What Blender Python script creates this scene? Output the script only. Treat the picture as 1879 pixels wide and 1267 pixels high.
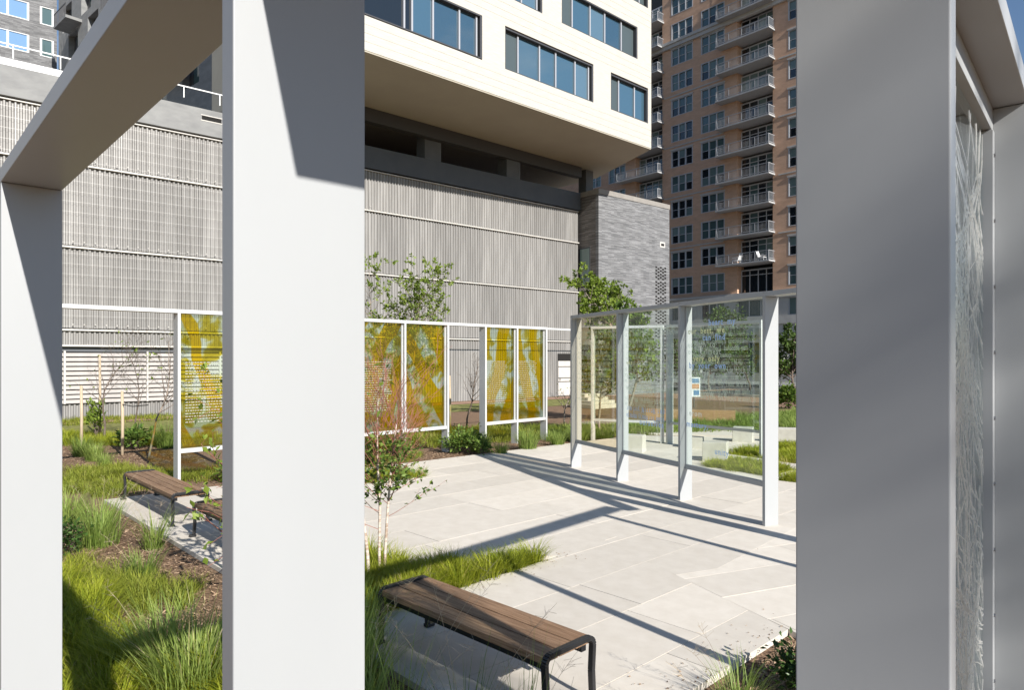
import bpy, math, random
import numpy as np
from mathutils import Vector, Matrix, Quaternion

random.seed(7)
RNG = np.random.default_rng(7)
R = math.radians
for o in list(bpy.data.objects):
    bpy.data.objects.remove(o, do_unlink=True)
SC = bpy.context.scene
COL = SC.collection

# ------------------------------------------------------------------ camera, sky, sun, exposure
EYE = 2.4
cam = bpy.data.cameras.new('camera')
cam.sensor_width = 36.0
cam.lens = 24.0
cam.shift_y = 0.0141
cam.clip_start = 0.05
cam.clip_end = 2000
camo = bpy.data.objects.new('camera', cam)
camo.location = (0, 0, EYE)
camo.rotation_euler = (R(90), 0, 0)
COL.objects.link(camo)
SC.camera = camo

SUN_EL = 30.0
SUN_DIR = Vector((0.588, -0.809, 0)).normalized()      # horizontal direction towards the sun
world = bpy.data.worlds.new('World')
SC.world = world
world.use_nodes = True
wn = world.node_tree.nodes
wl = world.node_tree.links
for n in list(wn):
    wn.remove(n)
wout = wn.new('ShaderNodeOutputWorld')
wbg = wn.new('ShaderNodeBackground')
wbg.inputs['Strength'].default_value = 0.078
sky = wn.new('ShaderNodeTexSky')
sky.sky_type = 'NISHITA'
sky.sun_disc = False
sky.sun_elevation = R(SUN_EL)
sky.sun_rotation = math.atan2(SUN_DIR.x, SUN_DIR.y)
sky.air_density = 1.0
sky.dust_density = 0.1
sky.ozone_density = 3.0
# scattered fair weather cloud over the whole sky
wtc = wn.new('ShaderNodeTexCoord')
wmap = wn.new('ShaderNodeMapping')
wmap.inputs['Scale'].default_value = (1.0, 1.0, 2.6)
wno = wn.new('ShaderNodeTexNoise')
wno.inputs['Scale'].default_value = 2.6
wno.inputs['Detail'].default_value = 8
wno.inputs['Roughness'].default_value = 0.62
wcr = wn.new('ShaderNodeValToRGB')
wcr.color_ramp.elements[0].position = 0.58
wcr.color_ramp.elements[0].color = (0, 0, 0, 1)
wcr.color_ramp.elements[1].position = 0.74
wcr.color_ramp.elements[1].color = (0.75, 0.75, 0.75, 1)
wmix = wn.new('ShaderNodeMixRGB')
wmix.inputs[2].default_value = (6.0, 6.3, 6.9, 1)
wl.new(wtc.outputs['Generated'], wmap.inputs['Vector'])
wl.new(wmap.outputs[0], wno.inputs['Vector'])
wl.new(wno.outputs['Fac'], wcr.inputs['Fac'])
wl.new(wcr.outputs['Color'], wmix.inputs[0])
wl.new(sky.outputs['Color'], wmix.inputs[1])
wl.new(wmix.outputs[0], wbg.inputs['Color'])
wl.new(wbg.outputs[0], wout.inputs['Surface'])

sun = bpy.data.lights.new('sun', 'SUN')
sun.energy = 5.0
sun.angle = R(0.53)
sun.color = (1.0, 0.965, 0.905)
suno = bpy.data.objects.new('sun', sun)
sv = Vector((SUN_DIR.x * math.cos(R(SUN_EL)), SUN_DIR.y * math.cos(R(SUN_EL)), math.sin(R(SUN_EL))))
suno.rotation_euler = sv.to_track_quat('Z', 'Y').to_euler()
suno.location = (20, -25, 30)
COL.objects.link(suno)

SC.render.engine = 'CYCLES'
SC.view_settings.view_transform = 'Standard'
SC.view_settings.look = 'None'
SC.view_settings.gamma = 1.0
SC.view_settings.exposure = 0.60
SC.view_settings.use_curve_mapping = False
SC.cycles.max_bounces = 10
SC.cycles.transparent_max_bounces = 24
SC.cycles.caustics_reflective = False
SC.cycles.caustics_refractive = False

# ------------------------------------------------------------------ materials
MATS = {}

def nodes_of(name):
    m = bpy.data.materials.new(name)
    m.use_nodes = True
    nt = m.node_tree
    for n in list(nt.nodes):
        nt.nodes.remove(n)
    out = nt.nodes.new('ShaderNodeOutputMaterial')
    MATS[name] = m
    return m, nt, out

def srgb(h):
    v = [int(h[i:i + 2], 16) / 255 for i in (0, 2, 4)]
    return tuple((c / 12.92 if c <= .04045 else ((c + .055) / 1.055) ** 2.4) for c in v) + (1,)

def mat(name, col, col2=None, scale=6.0, rough=0.6, bump=0.0, bscale=None, spec=0.35, metallic=0.0,
        stretch=(1, 1, 1), rnd=0.0, detail=5, coords='Object', lo=0.35, hi=0.65, trans=0.0):
    """principled surface with two-tone noise, fine bump and per-object value jitter"""
    m, nt, out = nodes_of(name)
    N, L = nt.nodes, nt.links
    p = N.new('ShaderNodeBsdfPrincipled')
    p.inputs['Roughness'].default_value = rough
    p.inputs['Specular IOR Level'].default_value = spec
    p.inputs['Metallic'].default_value = metallic
    tc = N.new('ShaderNodeTexCoord')
    mp = N.new('ShaderNodeMapping')
    mp.inputs['Scale'].default_value = stretch
    L.new(tc.outputs[coords], mp.inputs['Vector'])
    csock = None
    if col2 is not None:
        no = N.new('ShaderNodeTexNoise')
        no.inputs['Scale'].default_value = scale
        no.inputs['Detail'].default_value = detail
        no.inputs['Roughness'].default_value = 0.6
        L.new(mp.outputs[0], no.inputs['Vector'])
        cr = N.new('ShaderNodeValToRGB')
        cr.color_ramp.elements[0].position = lo
        cr.color_ramp.elements[0].color = tuple(col[:3]) + (1,)
        cr.color_ramp.elements[1].position = hi
        cr.color_ramp.elements[1].color = tuple(col2[:3]) + (1,)
        L.new(no.outputs['Fac'], cr.inputs['Fac'])
        csock = cr.outputs['Color']
    if rnd > 0:
        oi = N.new('ShaderNodeObjectInfo')
        mr = N.new('ShaderNodeMapRange')
        mr.inputs['To Min'].default_value = 1 - rnd
        mr.inputs['To Max'].default_value = 1 + rnd
        L.new(oi.outputs['Random'], mr.inputs['Value'])
        hv = N.new('ShaderNodeHueSaturation')
        L.new(mr.outputs[0], hv.inputs['Value'])
        if csock:
            L.new(csock, hv.inputs['Color'])
        else:
            hv.inputs['Color'].default_value = tuple(col[:3]) + (1,)
        csock = hv.outputs['Color']
    if csock:
        L.new(csock, p.inputs['Base Color'])
    else:
        p.inputs['Base Color'].default_value = tuple(col[:3]) + (1,)
    if bump > 0:
        nb = N.new('ShaderNodeTexNoise')
        nb.inputs['Scale'].default_value = bscale or scale * 5
        nb.inputs['Detail'].default_value = 6
        L.new(mp.outputs[0], nb.inputs['Vector'])
        b = N.new('ShaderNodeBump')
        b.inputs['Strength'].default_value = bump
        b.inputs['Distance'].default_value = 0.02
        L.new(nb.outputs['Fac'], b.inputs['Height'])
        L.new(b.outputs[0], p.inputs['Normal'])
    surf = p.outputs[0]
    if trans > 0:
        t = N.new('ShaderNodeBsdfTranslucent')
        if csock:
            L.new(csock, t.inputs['Color'])
        else:
            t.inputs['Color'].default_value = tuple(col[:3]) + (1,)
        mx = N.new('ShaderNodeMixShader')
        mx.inputs[0].default_value = trans
        L.new(surf, mx.inputs[1])
        L.new(t.outputs[0], mx.inputs[2])
        surf = mx.outputs[0]
    L.new(surf, out.inputs['Surface'])
    return m

def leaf_mat(name, col, col2, trans=0.35, rough=0.5, dry=None):
    """foliage: the colour varies leaf by leaf through a vertex attribute"""
    m, nt, out = nodes_of(name)
    N, L = nt.nodes, nt.links
    at = N.new('ShaderNodeAttribute')
    at.attribute_name = 'tone'
    cr = N.new('ShaderNodeValToRGB')
    cr.color_ramp.elements[0].color = tuple(col[:3]) + (1,)
    cr.color_ramp.elements[1].color = tuple(col2[:3]) + (1,)
    if dry:
        cr.color_ramp.elements[1].position = 0.96
        d_ = cr.color_ramp.elements.new(1.0)
        d_.color = tuple(dry) + (1,)
    L.new(at.outputs['Fac'], cr.inputs['Fac'])
    p = N.new('ShaderNodeBsdfPrincipled')
    p.inputs['Roughness'].default_value = rough
    p.inputs['Specular IOR Level'].default_value = 0.3
    L.new(cr.outputs[0], p.inputs['Base Color'])
    t = N.new('ShaderNodeBsdfTranslucent')
    L.new(cr.outputs[0], t.inputs['Color'])
    mx = N.new('ShaderNodeMixShader')
    mx.inputs[0].default_value = trans
    L.new(p.outputs[0], mx.inputs[1])
    L.new(t.outputs[0], mx.inputs[2])
    L.new(mx.outputs[0], out.inputs['Surface'])
    return m

def sheet_fresnel(N, L, ior=1.5):
    # same reflectance on both faces of a thin sheet
    ge = N.new('ShaderNodeNewGeometry')
    mr = N.new('ShaderNodeMapRange')
    mr.inputs['To Min'].default_value = ior
    mr.inputs['To Max'].default_value = 1 / ior
    L.new(ge.outputs['Backfacing'], mr.inputs['Value'])
    fr = N.new('ShaderNodeFresnel')
    L.new(mr.outputs[0], fr.inputs['IOR'])
    return fr

def glass_mat(name, tint=(0.93, 0.96, 0.94), rough=0.0, base=0.0):
    """thin sheet glass: fresnel mirror over tinted clear"""
    m, nt, out = nodes_of(name)
    N, L = nt.nodes, nt.links
    tr = N.new('ShaderNodeBsdfTransparent')
    tr.inputs[0].default_value = tuple(tint) + (1,)
    gl = N.new('ShaderNodeBsdfGlossy')
    gl.inputs['Roughness'].default_value = rough
    gl.inputs['Color'].default_value = (0.95, 0.97, 1, 1)
    fr = sheet_fresnel(N, L, 1.36)
    mx = N.new('ShaderNodeMixShader')
    L.new(fr.outputs[0], mx.inputs[0])
    L.new(tr.outputs[0], mx.inputs[1])
    L.new(gl.outputs[0], mx.inputs[2])
    L.new(mx.outputs[0], out.inputs['Surface'])
    return m

def amber_mat(name, seed):
    """golden film printed with sweeping limbs, clearer between them"""
    m, nt, out = nodes_of(name)
    N, L = nt.nodes, nt.links
    tc = N.new('ShaderNodeTexCoord')
    mp = N.new('ShaderNodeMapping')
    mp.inputs['Location'].default_value = (seed * 3.1, 0, seed * 1.7)
    mp.inputs['Rotation'].default_value = (0, (0.30, -0.42, 0.55, -0.25, 0.2, 0.4)[seed % 6], 0)
    L.new(tc.outputs['Object'], mp.inputs['Vector'])
    no = N.new('ShaderNodeTexNoise')
    no.inputs['Scale'].default_value = 3.0
    no.inputs['Detail'].default_value = 6.0
    no.inputs['Distortion'].default_value = 0.8
    L.new(mp.outputs[0], no.inputs['Vector'])
    cr = N.new('ShaderNodeValToRGB')
    e = cr.color_ramp.elements
    e[0].position = 0.30
    e[0].color = (0.66, 0.62, 0.16, 1)
    e[1].position = 0.57
    e[1].color = (0.82, 0.88, 0.82, 1)
    k = e.new(0.44)
    k.color = (0.72, 0.67, 0.16, 1)
    L.new(no.outputs['Fac'], cr.inputs['Fac'])
    wv = N.new('ShaderNodeTexWave')
    wv.inputs['Scale'].default_value = 0.42
    wv.inputs['Distortion'].default_value = 3.2
    wv.inputs['Detail'].default_value = 2
    wv.inputs['Detail Scale'].default_value = 1.4
    L.new(mp.outputs[0], wv.inputs['Vector'])
    cr2 = N.new('ShaderNodeValToRGB')
    cr2.color_ramp.elements[0].position = (0.80, 0.55, 0.45, 0.42, 0.50, 0.5)[seed % 6]
    cr2.color_ramp.elements[0].color = (0, 0, 0, 1)
    cr2.color_ramp.elements[1].position = (0.86, 0.60, 0.50, 0.47, 0.55, 0.55)[seed % 6]
    cr2.color_ramp.elements[1].color = (1, 1, 1, 1)
    L.new(wv.outputs['Fac'], cr2.inputs['Fac'])
    mxc = N.new('ShaderNodeMixRGB')
    mxc.inputs[2].default_value = (0.80, 0.685, 0.06, 1)
    L.new(cr2.outputs[0], mxc.inputs[0])
    L.new(cr.outputs[0], mxc.inputs[1])
    tr = N.new('ShaderNodeBsdfTransparent')
    L.new(mxc.outputs[0], tr.inputs[0])
    df = N.new('ShaderNodeBsdfDiffuse')
    gm = N.new('ShaderNodeGamma')
    gm.inputs['Gamma'].default_value = 1.8
    L.new(mxc.outputs[0], gm.inputs[0])
    L.new(gm.outputs[0], df.inputs[0])
    m1 = N.new('ShaderNodeMixShader')
    m1.inputs[0].default_value = 0.05
    L.new(tr.outputs[0], m1.inputs[1])
    L.new(df.outputs[0], m1.inputs[2])
    gl = N.new('ShaderNodeBsdfGlossy')
    gl.inputs['Roughness'].default_value = 0.01
    fr = sheet_fresnel(N, L, 1.4)
    mx = N.new('ShaderNodeMixShader')
    L.new(fr.outputs[0], mx.inputs[0])
    L.new(m1.outputs[0], mx.inputs[1])
    L.new(gl.outputs[0], mx.inputs[2])
    L.new(mx.outputs[0], out.inputs['Surface'])
    return m

def print_mat(name, col, alpha):
    """translucent printed film"""
    m, nt, out = nodes_of(name)
    N, L = nt.nodes, nt.links
    tr = N.new('ShaderNodeBsdfTransparent')
    df = N.new('ShaderNodeBsdfDiffuse')
    df.inputs[0].default_value = tuple(col) + (1,)
    mx = N.new('ShaderNodeMixShader')
    mx.inputs[0].default_value = alpha
    L.new(tr.outputs[0], mx.inputs[1])
    tl = N.new('ShaderNodeBsdfTranslucent')
    tl.inputs[0].default_value = tuple(col) + (1,)
    ms = N.new('ShaderNodeMixShader')
    ms.inputs[0].default_value = 0.5
    L.new(df.outputs[0], ms.inputs[1])
    L.new(tl.outputs[0], ms.inputs[2])
    gl = N.new('ShaderNodeBsdfGlossy')
    gl.inputs['Roughness'].default_value = 0.3
    gl.inputs['Color'].default_value = tuple(min(1, c * 1.1) for c in col) + (1,)
    m3 = N.new('ShaderNodeMixShader')
    m3.inputs[0].default_value = 0.45
    L.new(ms.outputs[0], m3.inputs[1])
    L.new(gl.outputs[0], m3.inputs[2])
    L.new(m3.outputs[0], mx.inputs[2])
    L.new(mx.outputs[0], out.inputs['Surface'])
    return m

def brick_mat(name, c1, c2, mortar, bw, bh, rough=0.85, bump=0.5, axis='XZ', var=0.5, msize=0.012):
    m, nt, out = nodes_of(name)
    N, L = nt.nodes, nt.links
    tc = N.new('ShaderNodeTexCoord')
    sp = N.new('ShaderNodeSeparateXYZ')
    cb = N.new('ShaderNodeCombineXYZ')
    L.new(tc.outputs['Object'], sp.inputs[0])
    ad = N.new('ShaderNodeMath')
    L.new(sp.outputs['X'], ad.inputs[0])
    L.new(sp.outputs['Y'], ad.inputs[1])
    L.new(ad.outputs[0], cb.inputs[0])
    L.new(sp.outputs['Z'], cb.inputs[1])
    bk = N.new('ShaderNodeTexBrick')
    bk.inputs['Color1'].default_value = tuple(c1) + (1,)
    bk.inputs['Color2'].default_value = tuple(c2) + (1,)
    bk.inputs['Mortar'].default_value = tuple(mortar) + (1,)
    bk.inputs['Scale'].default_value = 1.0
    bk.inputs['Brick Width'].default_value = bw
    bk.inputs['Row Height'].default_value = bh
    bk.inputs['Mortar Size'].default_value = msize
    bk.inputs['Bias'].default_value = 0.0
    L.new(cb.outputs[0], bk.inputs['Vector'])
    no = N.new('ShaderNodeTexNoise')
    no.inputs['Scale'].default_value = 0.9
    no.inputs['Detail'].default_value = 5
    mp = N.new('ShaderNodeMapping')
    mp.inputs['Scale'].default_value = (1, 1, 3)
    L.new(tc.outputs['Object'], mp.inputs[0])
    L.new(mp.outputs[0], no.inputs['Vector'])
    mr = N.new('ShaderNodeMapRange')
    mr.inputs['From Min'].default_value = 0.3
    mr.inputs['From Max'].default_value = 0.7
    mr.inputs['To Min'].default_value = 1 - var * .5
    mr.inputs['To Max'].default_value = 1 + var * .4
    L.new(no.outputs['Fac'], mr.inputs[0])
    hv = N.new('ShaderNodeHueSaturation')
    L.new(bk.outputs['Color'], hv.inputs['Color'])
    L.new(mr.outputs[0], hv.inputs['Value'])
    p = N.new('ShaderNodeBsdfPrincipled')
    p.inputs['Roughness'].default_value = rough
    p.inputs['Specular IOR Level'].default_value = 0.2
    L.new(hv.outputs[0], p.inputs['Base Color'])
    b = N.new('ShaderNodeBump')
    b.inputs['Strength'].default_value = bump
    b.inputs['Distance'].default_value = 0.01
    L.new(bk.outputs['Color'], b.inputs['Height'])
    L.new(b.outputs[0], p.inputs['Normal'])
    L.new(p.outputs[0], out.inputs['Surface'])
    return m

mat('painted_metal', (0.368, 0.376, 0.38), (0.380, 0.388, 0.392), scale=1.6, rough=0.42, spec=0.4, bump=0.008, bscale=50, stretch=(1.5, 1.5, 0.5))
mat('white_metal', (0.50, 0.50, 0.495), (0.54, 0.54, 0.53), scale=2, rough=0.45)
mat('steel', (0.35, 0.35, 0.36), rough=0.3, metallic=0.9)
mat('paver', (0.60, 0.545, 0.47), (0.655, 0.60, 0.525), scale=5, rough=0.75, spec=0.25, bump=0.06, bscale=90, rnd=0.085)
mat('joint_sand', (0.60, 0.56, 0.505), (0.46, 0.43, 0.385), scale=30, rough=0.95)
mat('mulch', (0.09, 0.05, 0.028), (0.33, 0.215, 0.135), scale=38, rough=0.95, bump=1.0, bscale=46, stretch=(1, 1.0, 1), detail=8)
mat('mulch_chip', (0.15, 0.085, 0.045), (0.42, 0.29, 0.19), scale=3, rough=0.95, coords='Generated', rnd=0.2)
mat('soil_grass', (0.12, 0.13, 0.03), (0.27, 0.26, 0.085), scale=5, rough=0.95, bump=0.9, bscale=40, detail=8)
mat('red_path', (0.31, 0.19, 0.13), (0.38, 0.24, 0.17), scale=10, rough=0.9, bump=0.2)
mat('asphalt', (0.075, 0.075, 0.078), (0.10, 0.10, 0.10), scale=20, rough=0.9, bump=0.3)
mat('concrete', (0.20, 0.20, 0.20), (0.26, 0.26, 0.255), scale=1.1, rough=0.85, bump=0.15, bscale=14, stretch=(1, 1, 2.4))
mat('coping_metal', (0.24, 0.22, 0.20), (0.28, 0.26, 0.235), scale=2, rough=0.6)
mat('shaded_parapet', (0.075, 0.083, 0.095), (0.09, 0.098, 0.11), scale=1.0, rough=0.6)  # concrete parapet below the cream block, shade put into the colour
mat('dark_concrete', (0.10, 0.108, 0.118), (0.125, 0.132, 0.142), scale=1.0, rough=0.8, bump=0.05)
mat('light_stone', (0.48, 0.45, 0.39), (0.56, 0.53, 0.47), scale=4, rough=0.85, bump=0.2, bscale=30)
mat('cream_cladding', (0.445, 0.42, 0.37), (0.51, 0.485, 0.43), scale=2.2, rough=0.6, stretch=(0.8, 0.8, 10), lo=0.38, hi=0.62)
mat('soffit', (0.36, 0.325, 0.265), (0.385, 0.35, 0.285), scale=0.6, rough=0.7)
mat('corrugated', (0.225, 0.215, 0.204), (0.32, 0.308, 0.294), scale=2.4, rough=0.5, spec=0.3, metallic=0.15, stretch=(2.6, 2.6, 0.16), rnd=0.10)
mat('rail_white', (0.48, 0.455, 0.42), (0.54, 0.515, 0.48), scale=3, rough=0.5)
mat('louver', (0.34, 0.315, 0.295), (0.40, 0.37, 0.345), scale=3, rough=0.5)
mat('dark_void', (0.015, 0.014, 0.013), rough=0.9)
mat('dark_frame', (0.06, 0.06, 0.065), rough=0.45)
mat('grey_frame', (0.34, 0.35, 0.38), rough=0.45)
mat('window_white', (0.46, 0.465, 0.49), rough=0.5)
mat('beige_stone', (0.44, 0.42, 0.40), (0.50, 0.48, 0.45), scale=2, rough=0.8)
mat('balcony_concrete', (0.36, 0.36, 0.365), (0.40, 0.40, 0.40), scale=2, rough=0.8)
mat('railing_grey', (0.34, 0.345, 0.36), rough=0.45)
mat('bench_wood', (0.17, 0.095, 0.052), (0.33, 0.205, 0.125), scale=3.2, rough=0.6, stretch=(1.2, 26, 26), bump=0.25, bscale=14, rnd=0.10, detail=8)
mat('timber', (0.36, 0.20, 0.10), (0.45, 0.27, 0.15), scale=5, rough=0.7, stretch=(1, 8, 8))
mat('black_metal', (0.018, 0.018, 0.02), rough=0.38, spec=0.5)
mat('bark_birch', (0.36, 0.26, 0.19), (0.60, 0.52, 0.44), scale=7, rough=0.8, stretch=(1, 1, 3.5), bump=0.3, lo=0.4, hi=0.55)
mat('bark_dark', (0.10, 0.075, 0.06), (0.20, 0.155, 0.125), scale=9, rough=0.9, bump=0.3)
mat('bark_grey', (0.24, 0.19, 0.15), (0.34, 0.28, 0.23), scale=9, rough=0.9, bump=0.3)
mat('twig_red', (0.24, 0.085, 0.06), (0.34, 0.15, 0.11), scale=9, rough=0.8)
mat('stake_wood', (0.42, 0.33, 0.22), (0.52, 0.42, 0.30), scale=8, rough=0.85, stretch=(4, 4, 0.6))
mat('black_strap', (0.02, 0.02, 0.02), rough=0.7)
mat('plastic_white', (0.72, 0.72, 0.72), rough=0.5)
mat('sign_blue', (0.09, 0.19, 0.33), rough=0.5)
mat('sign_orange', (0.46, 0.24, 0.12), rough=0.5)
mat('sign_red', (0.6, 0.06, 0.06), rough=0.5)
mat('wire', (0.62, 0.60, 0.57), rough=0.4, metallic=0.3)
mat('curtain', (0.26, 0.35, 0.33), (0.34, 0.43, 0.40), scale=1.5, rough=0.9, stretch=(14, 14, 0.4))
mat('interior_dark', (0.03, 0.035, 0.04), rough=0.9)
mat('terrace_white', (0.80, 0.80, 0.79), rough=0.6)
mat('fern', (0.05, 0.12, 0.03), rough=0.6)
brick_mat('tower_brick', (0.56, 0.335, 0.22), (0.63, 0.39, 0.26), (0.54, 0.38, 0.28), 0.22, 0.075, var=0.22)
brick_mat('grey_brick', (0.115, 0.115, 0.12), (0.255, 0.255, 0.26), (0.14, 0.14, 0.14), 0.62, 0.05, var=0.35, msize=0.006, bump=0.7)
brick_mat('shaded_brick', (0.10, 0.09, 0.085), (0.21, 0.195, 0.185), (0.12, 0.11, 0.10), 0.62, 0.05, var=0.35, msize=0.006, bump=0.7)  # pavilion brick darkened for side walls turned from the sun, shade in the colour
glass_mat('clear_glass', (0.93, 0.965, 0.945))
glass_mat('film_glass', (0.945, 0.91, 0.82))
for i in range(6):
    amber_mat('amber_glass_%d' % i, i)
print_mat('print_white', (0.90, 0.89, 0.84), 0.74)
print_mat('print_pale_blue', (0.42, 0.60, 0.98), 0.9)
print_mat('print_pale_green', (0.80, 0.92, 0.82), 0.48)
print_mat('print_yellow', (0.80, 0.84, 0.52), 0.85)
print_mat('print_root', (0.88, 0.87, 0.83), 0.95)
leaf_mat('leaf_bright', (0.10, 0.17, 0.022), (0.30, 0.38, 0.06))
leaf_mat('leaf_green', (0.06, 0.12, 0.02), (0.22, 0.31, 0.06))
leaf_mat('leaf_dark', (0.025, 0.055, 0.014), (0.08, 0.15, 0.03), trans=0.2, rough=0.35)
leaf_mat('leaf_far', (0.04, 0.075, 0.02), (0.13, 0.20, 0.045), trans=0.25)
leaf_mat('sedge', (0.17, 0.23, 0.012), (0.46, 0.48, 0.045), trans=0.4, dry=(0.52, 0.43, 0.16))
leaf_mat('grass_blue', (0.13, 0.20, 0.035), (0.36, 0.45, 0.11), trans=0.35, dry=(0.50, 0.44, 0.22))
leaf_mat('grass_dry', (0.30, 0.27, 0.10), (0.45, 0.42, 0.15), trans=0.3)
leaf_mat('grass_lawn', (0.16, 0.21, 0.02), (0.36, 0.38, 0.06), trans=0.35, dry=(0.48, 0.40, 0.18))

def win_glass(name, col, rough=0.03, spec=0.8, ior=1.6):
    m, nt, out = nodes_of(name)
    p = nt.nodes.new('ShaderNodeBsdfPrincipled')
    p.inputs['Base Color'].default_value = tuple(col) + (1,)
    p.inputs['Roughness'].default_value = rough
    p.inputs['Specular IOR Level'].default_value = spec
    p.inputs['IOR'].default_value = ior
    nt.links.new(p.outputs[0], out.inputs['Surface'])
    return m
win_glass('pane_blue', (0.045, 0.10, 0.145), rough=0.01, ior=2.1)
win_glass('pane_blue_deep', (0.03, 0.07, 0.105), rough=0.01, ior=2.1)
win_glass('pane_blue_pale', (0.085, 0.15, 0.20), rough=0.01, ior=2.1)
win_glass('pane_teal', (0.075, 0.12, 0.12))
win_glass('pane_dark', (0.012, 0.016, 0.02))
win_glass('pane_curtain', (0.15, 0.205, 0.195), rough=0.15, spec=0.5)
win_glass('pane_sky', (0.16, 0.28, 0.46), rough=0.02, spec=0.9)
win_glass('pane_screen', (0.065, 0.085, 0.09), rough=0.35, spec=0.4)

# ------------------------------------------------------------------ mesh helpers
class MB:
    def __init__(self):
        self.v = []
        self.f = []
    def box(self, a, b):
        x0, y0, z0 = a
        x1, y1, z1 = b
        n = len(self.v)
        self.v += [(x0, y0, z0), (x1, y0, z0), (x1, y1, z0), (x0, y1, z0), (x0, y0, z1), (x1, y0, z1), (x1, y1, z1), (x0, y1, z1)]
        self.f += [tuple(n + i for i in q) for q in ((0, 3, 2, 1), (4, 5, 6, 7), (0, 1, 5, 4), (1, 2, 6, 5), (2, 3, 7, 6), (3, 0, 4, 7))]
        return self
    def prism(self, poly, z0, z1):
        n = len(self.v)
        k = len(poly)
        self.v += [(p[0], p[1], z0) for p in poly] + [(p[0], p[1], z1) for p in poly]
        self.f += [tuple(n + i for i in reversed(range(k))), tuple(n + k + i for i in range(k))]
        for i in range(k):
            j = (i + 1) % k
            self.f.append((n + i, n + j, n + k + j, n + k + i))
        return self
    def sheet(self, poly, z):
        n = len(self.v)
        self.v += [(p[0], p[1], z) for p in poly]
        self.f.append(tuple(n + i for i in range(len(poly))))
        return self
    def tube(self, pts, radii, sides=6, cap=True):
        pts = [Vector(p) for p in pts]
        n0 = len(self.v)
        prev = None
        for i, p in enumerate(pts):
            d = (pts[min(i + 1, len(pts) - 1)] - pts[max(i - 1, 0)])
            if d.length < 1e-9:
                d = Vector((0, 0, 1))
            d.normalize()
            if prev is None:
                a = d.orthogonal().normalized()
            else:
                a = (prev - d * prev.dot(d))
                a = a.normalized() if a.length > 1e-6 else d.orthogonal().normalized()
            prev = a
            b = d.cross(a)
            r = radii[i] if hasattr(radii, '__len__') else radii
            for k in range(sides):
                t = 2 * math.pi * k / sides
                q = p + (a * math.cos(t) + b * math.sin(t)) * r
                self.v.append((q.x, q.y, q.z))
        for i in range(len(pts) - 1):
            for k in range(sides):
                k2 = (k + 1) % sides
                self.f.append((n0 + i * sides + k, n0 + i * sides + k2, n0 + (i + 1) * sides + k2, n0 + (i + 1) * sides + k))
        if cap:
            self.f.append(tuple(n0 + k for k in reversed(range(sides))))
            m = n0 + (len(pts) - 1) * sides
            self.f.append(tuple(m + k for k in range(sides)))
        return self
    def bar(self, p, q, w, h, up=(0, 0, 1)):
        """rectangular bar from p to q, w across, h in the up direction"""
        p, q, up = Vector(p), Vector(q), Vector(up)
        d = (q - p).normalized()
        s = d.cross(up).normalized() * (w / 2)
        u = s.cross(d).normalized() * (h / 2)
        n = len(self.v)
        for c in (p, q):
            for e in (-s - u, s - u, s + u, -s + u):
                t = c + e
                self.v.append((t.x, t.y, t.z))
        self.f += [tuple(n + i for i in f) for f in ((0, 3, 2, 1), (4, 5, 6, 7), (0, 1, 5, 4), (1, 2, 6, 5), (2, 3, 7, 6), (3, 0, 4, 7))]
        return self
    def quad(self, a, b, c, d):
        n = len(self.v)
        self.v += [tuple(a), tuple(b), tuple(c), tuple(d)]
        self.f.append((n, n + 1, n + 2, n + 3))
        return self
    def data(self, name, m, smooth=False, bevel=0.0):
        me = bpy.data.meshes.new(name)
        me.from_pydata(self.v, [], self.f)
        me.update()
        if m:
            me.materials.append(MATS[m])
        if smooth:
            me.polygons.foreach_set('use_smooth', [True] * len(me.polygons))
        return me

def add(name, me, parent=None, loc=(0, 0, 0), rz=0.0, scale=None):
    o = bpy.data.objects.new(name, me)
    COL.objects.link(o)
    o.location = loc
    o.rotation_euler = (0, 0, rz)
    if scale:
        o.scale = scale
    if parent:
        o.parent = parent
    return o

def part(name, mb, m, parent=None, loc=(0, 0, 0), rz=0.0, smooth=False, bevel=0.0, kind=None):
    o = add(name, mb.data(name, m, smooth), parent, loc, rz)
    if bevel:
        b = o.modifiers.new('bevel', 'BEVEL')
        b.width = bevel
        b.segments = 2
        b.limit_method = 'ANGLE'
    if kind:
        o['kind'] = kind
    return o

def tag(o, label, cat, group=None):
    o['label'] = label
    o['category'] = cat
    if group:
        o['group'] = group
    return o

def thing(name, label, cat, loc=(0, 0, 0), rz=0.0, group=None):
    o = bpy.data.objects.new(name, None)
    o.empty_display_size = 0.2
    COL.objects.link(o)
    o.location = loc
    o.rotation_euler = (0, 0, rz)
    return tag(o, label, cat, group)

def struct(name, mb, m, smooth=False):
    o = part(name, mb, m, None, smooth=smooth)
    o['kind'] = 'structure'
    return o

def clip(poly, a, b, keep_left=True):
    """clip a convex 2D polygon by the line a->b"""
    res = []
    def side(p):
        s = (b[0] - a[0]) * (p[1] - a[1]) - (b[1] - a[1]) * (p[0] - a[0])
        return s if keep_left else -s
    for i, p in enumerate(poly):
        q = poly[(i + 1) % len(poly)]
        sp, sq = side(p), side(q)
        if sp >= 0:
            res.append(p)
        if sp * sq < 0:
            t = sp / (sp - sq)
            res.append((p[0] + (q[0] - p[0]) * t, p[1] + (q[1] - p[1]) * t))
    return res

def area(poly):
    return 0.5 * sum(poly[i][0] * poly[(i + 1) % len(poly)][1] - poly[(i + 1) % len(poly)][0] * poly[i][1] for i in range(len(poly)))

def ccw(poly):
    return poly if area(poly) > 0 else poly[::-1]

def intersect(poly, conv):
    conv = ccw(conv)
    for i in range(len(conv)):
        poly = clip(poly, conv[i], conv[(i + 1) % len(conv)], True)
        if len(poly) < 3:
            return []
    return poly

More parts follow.
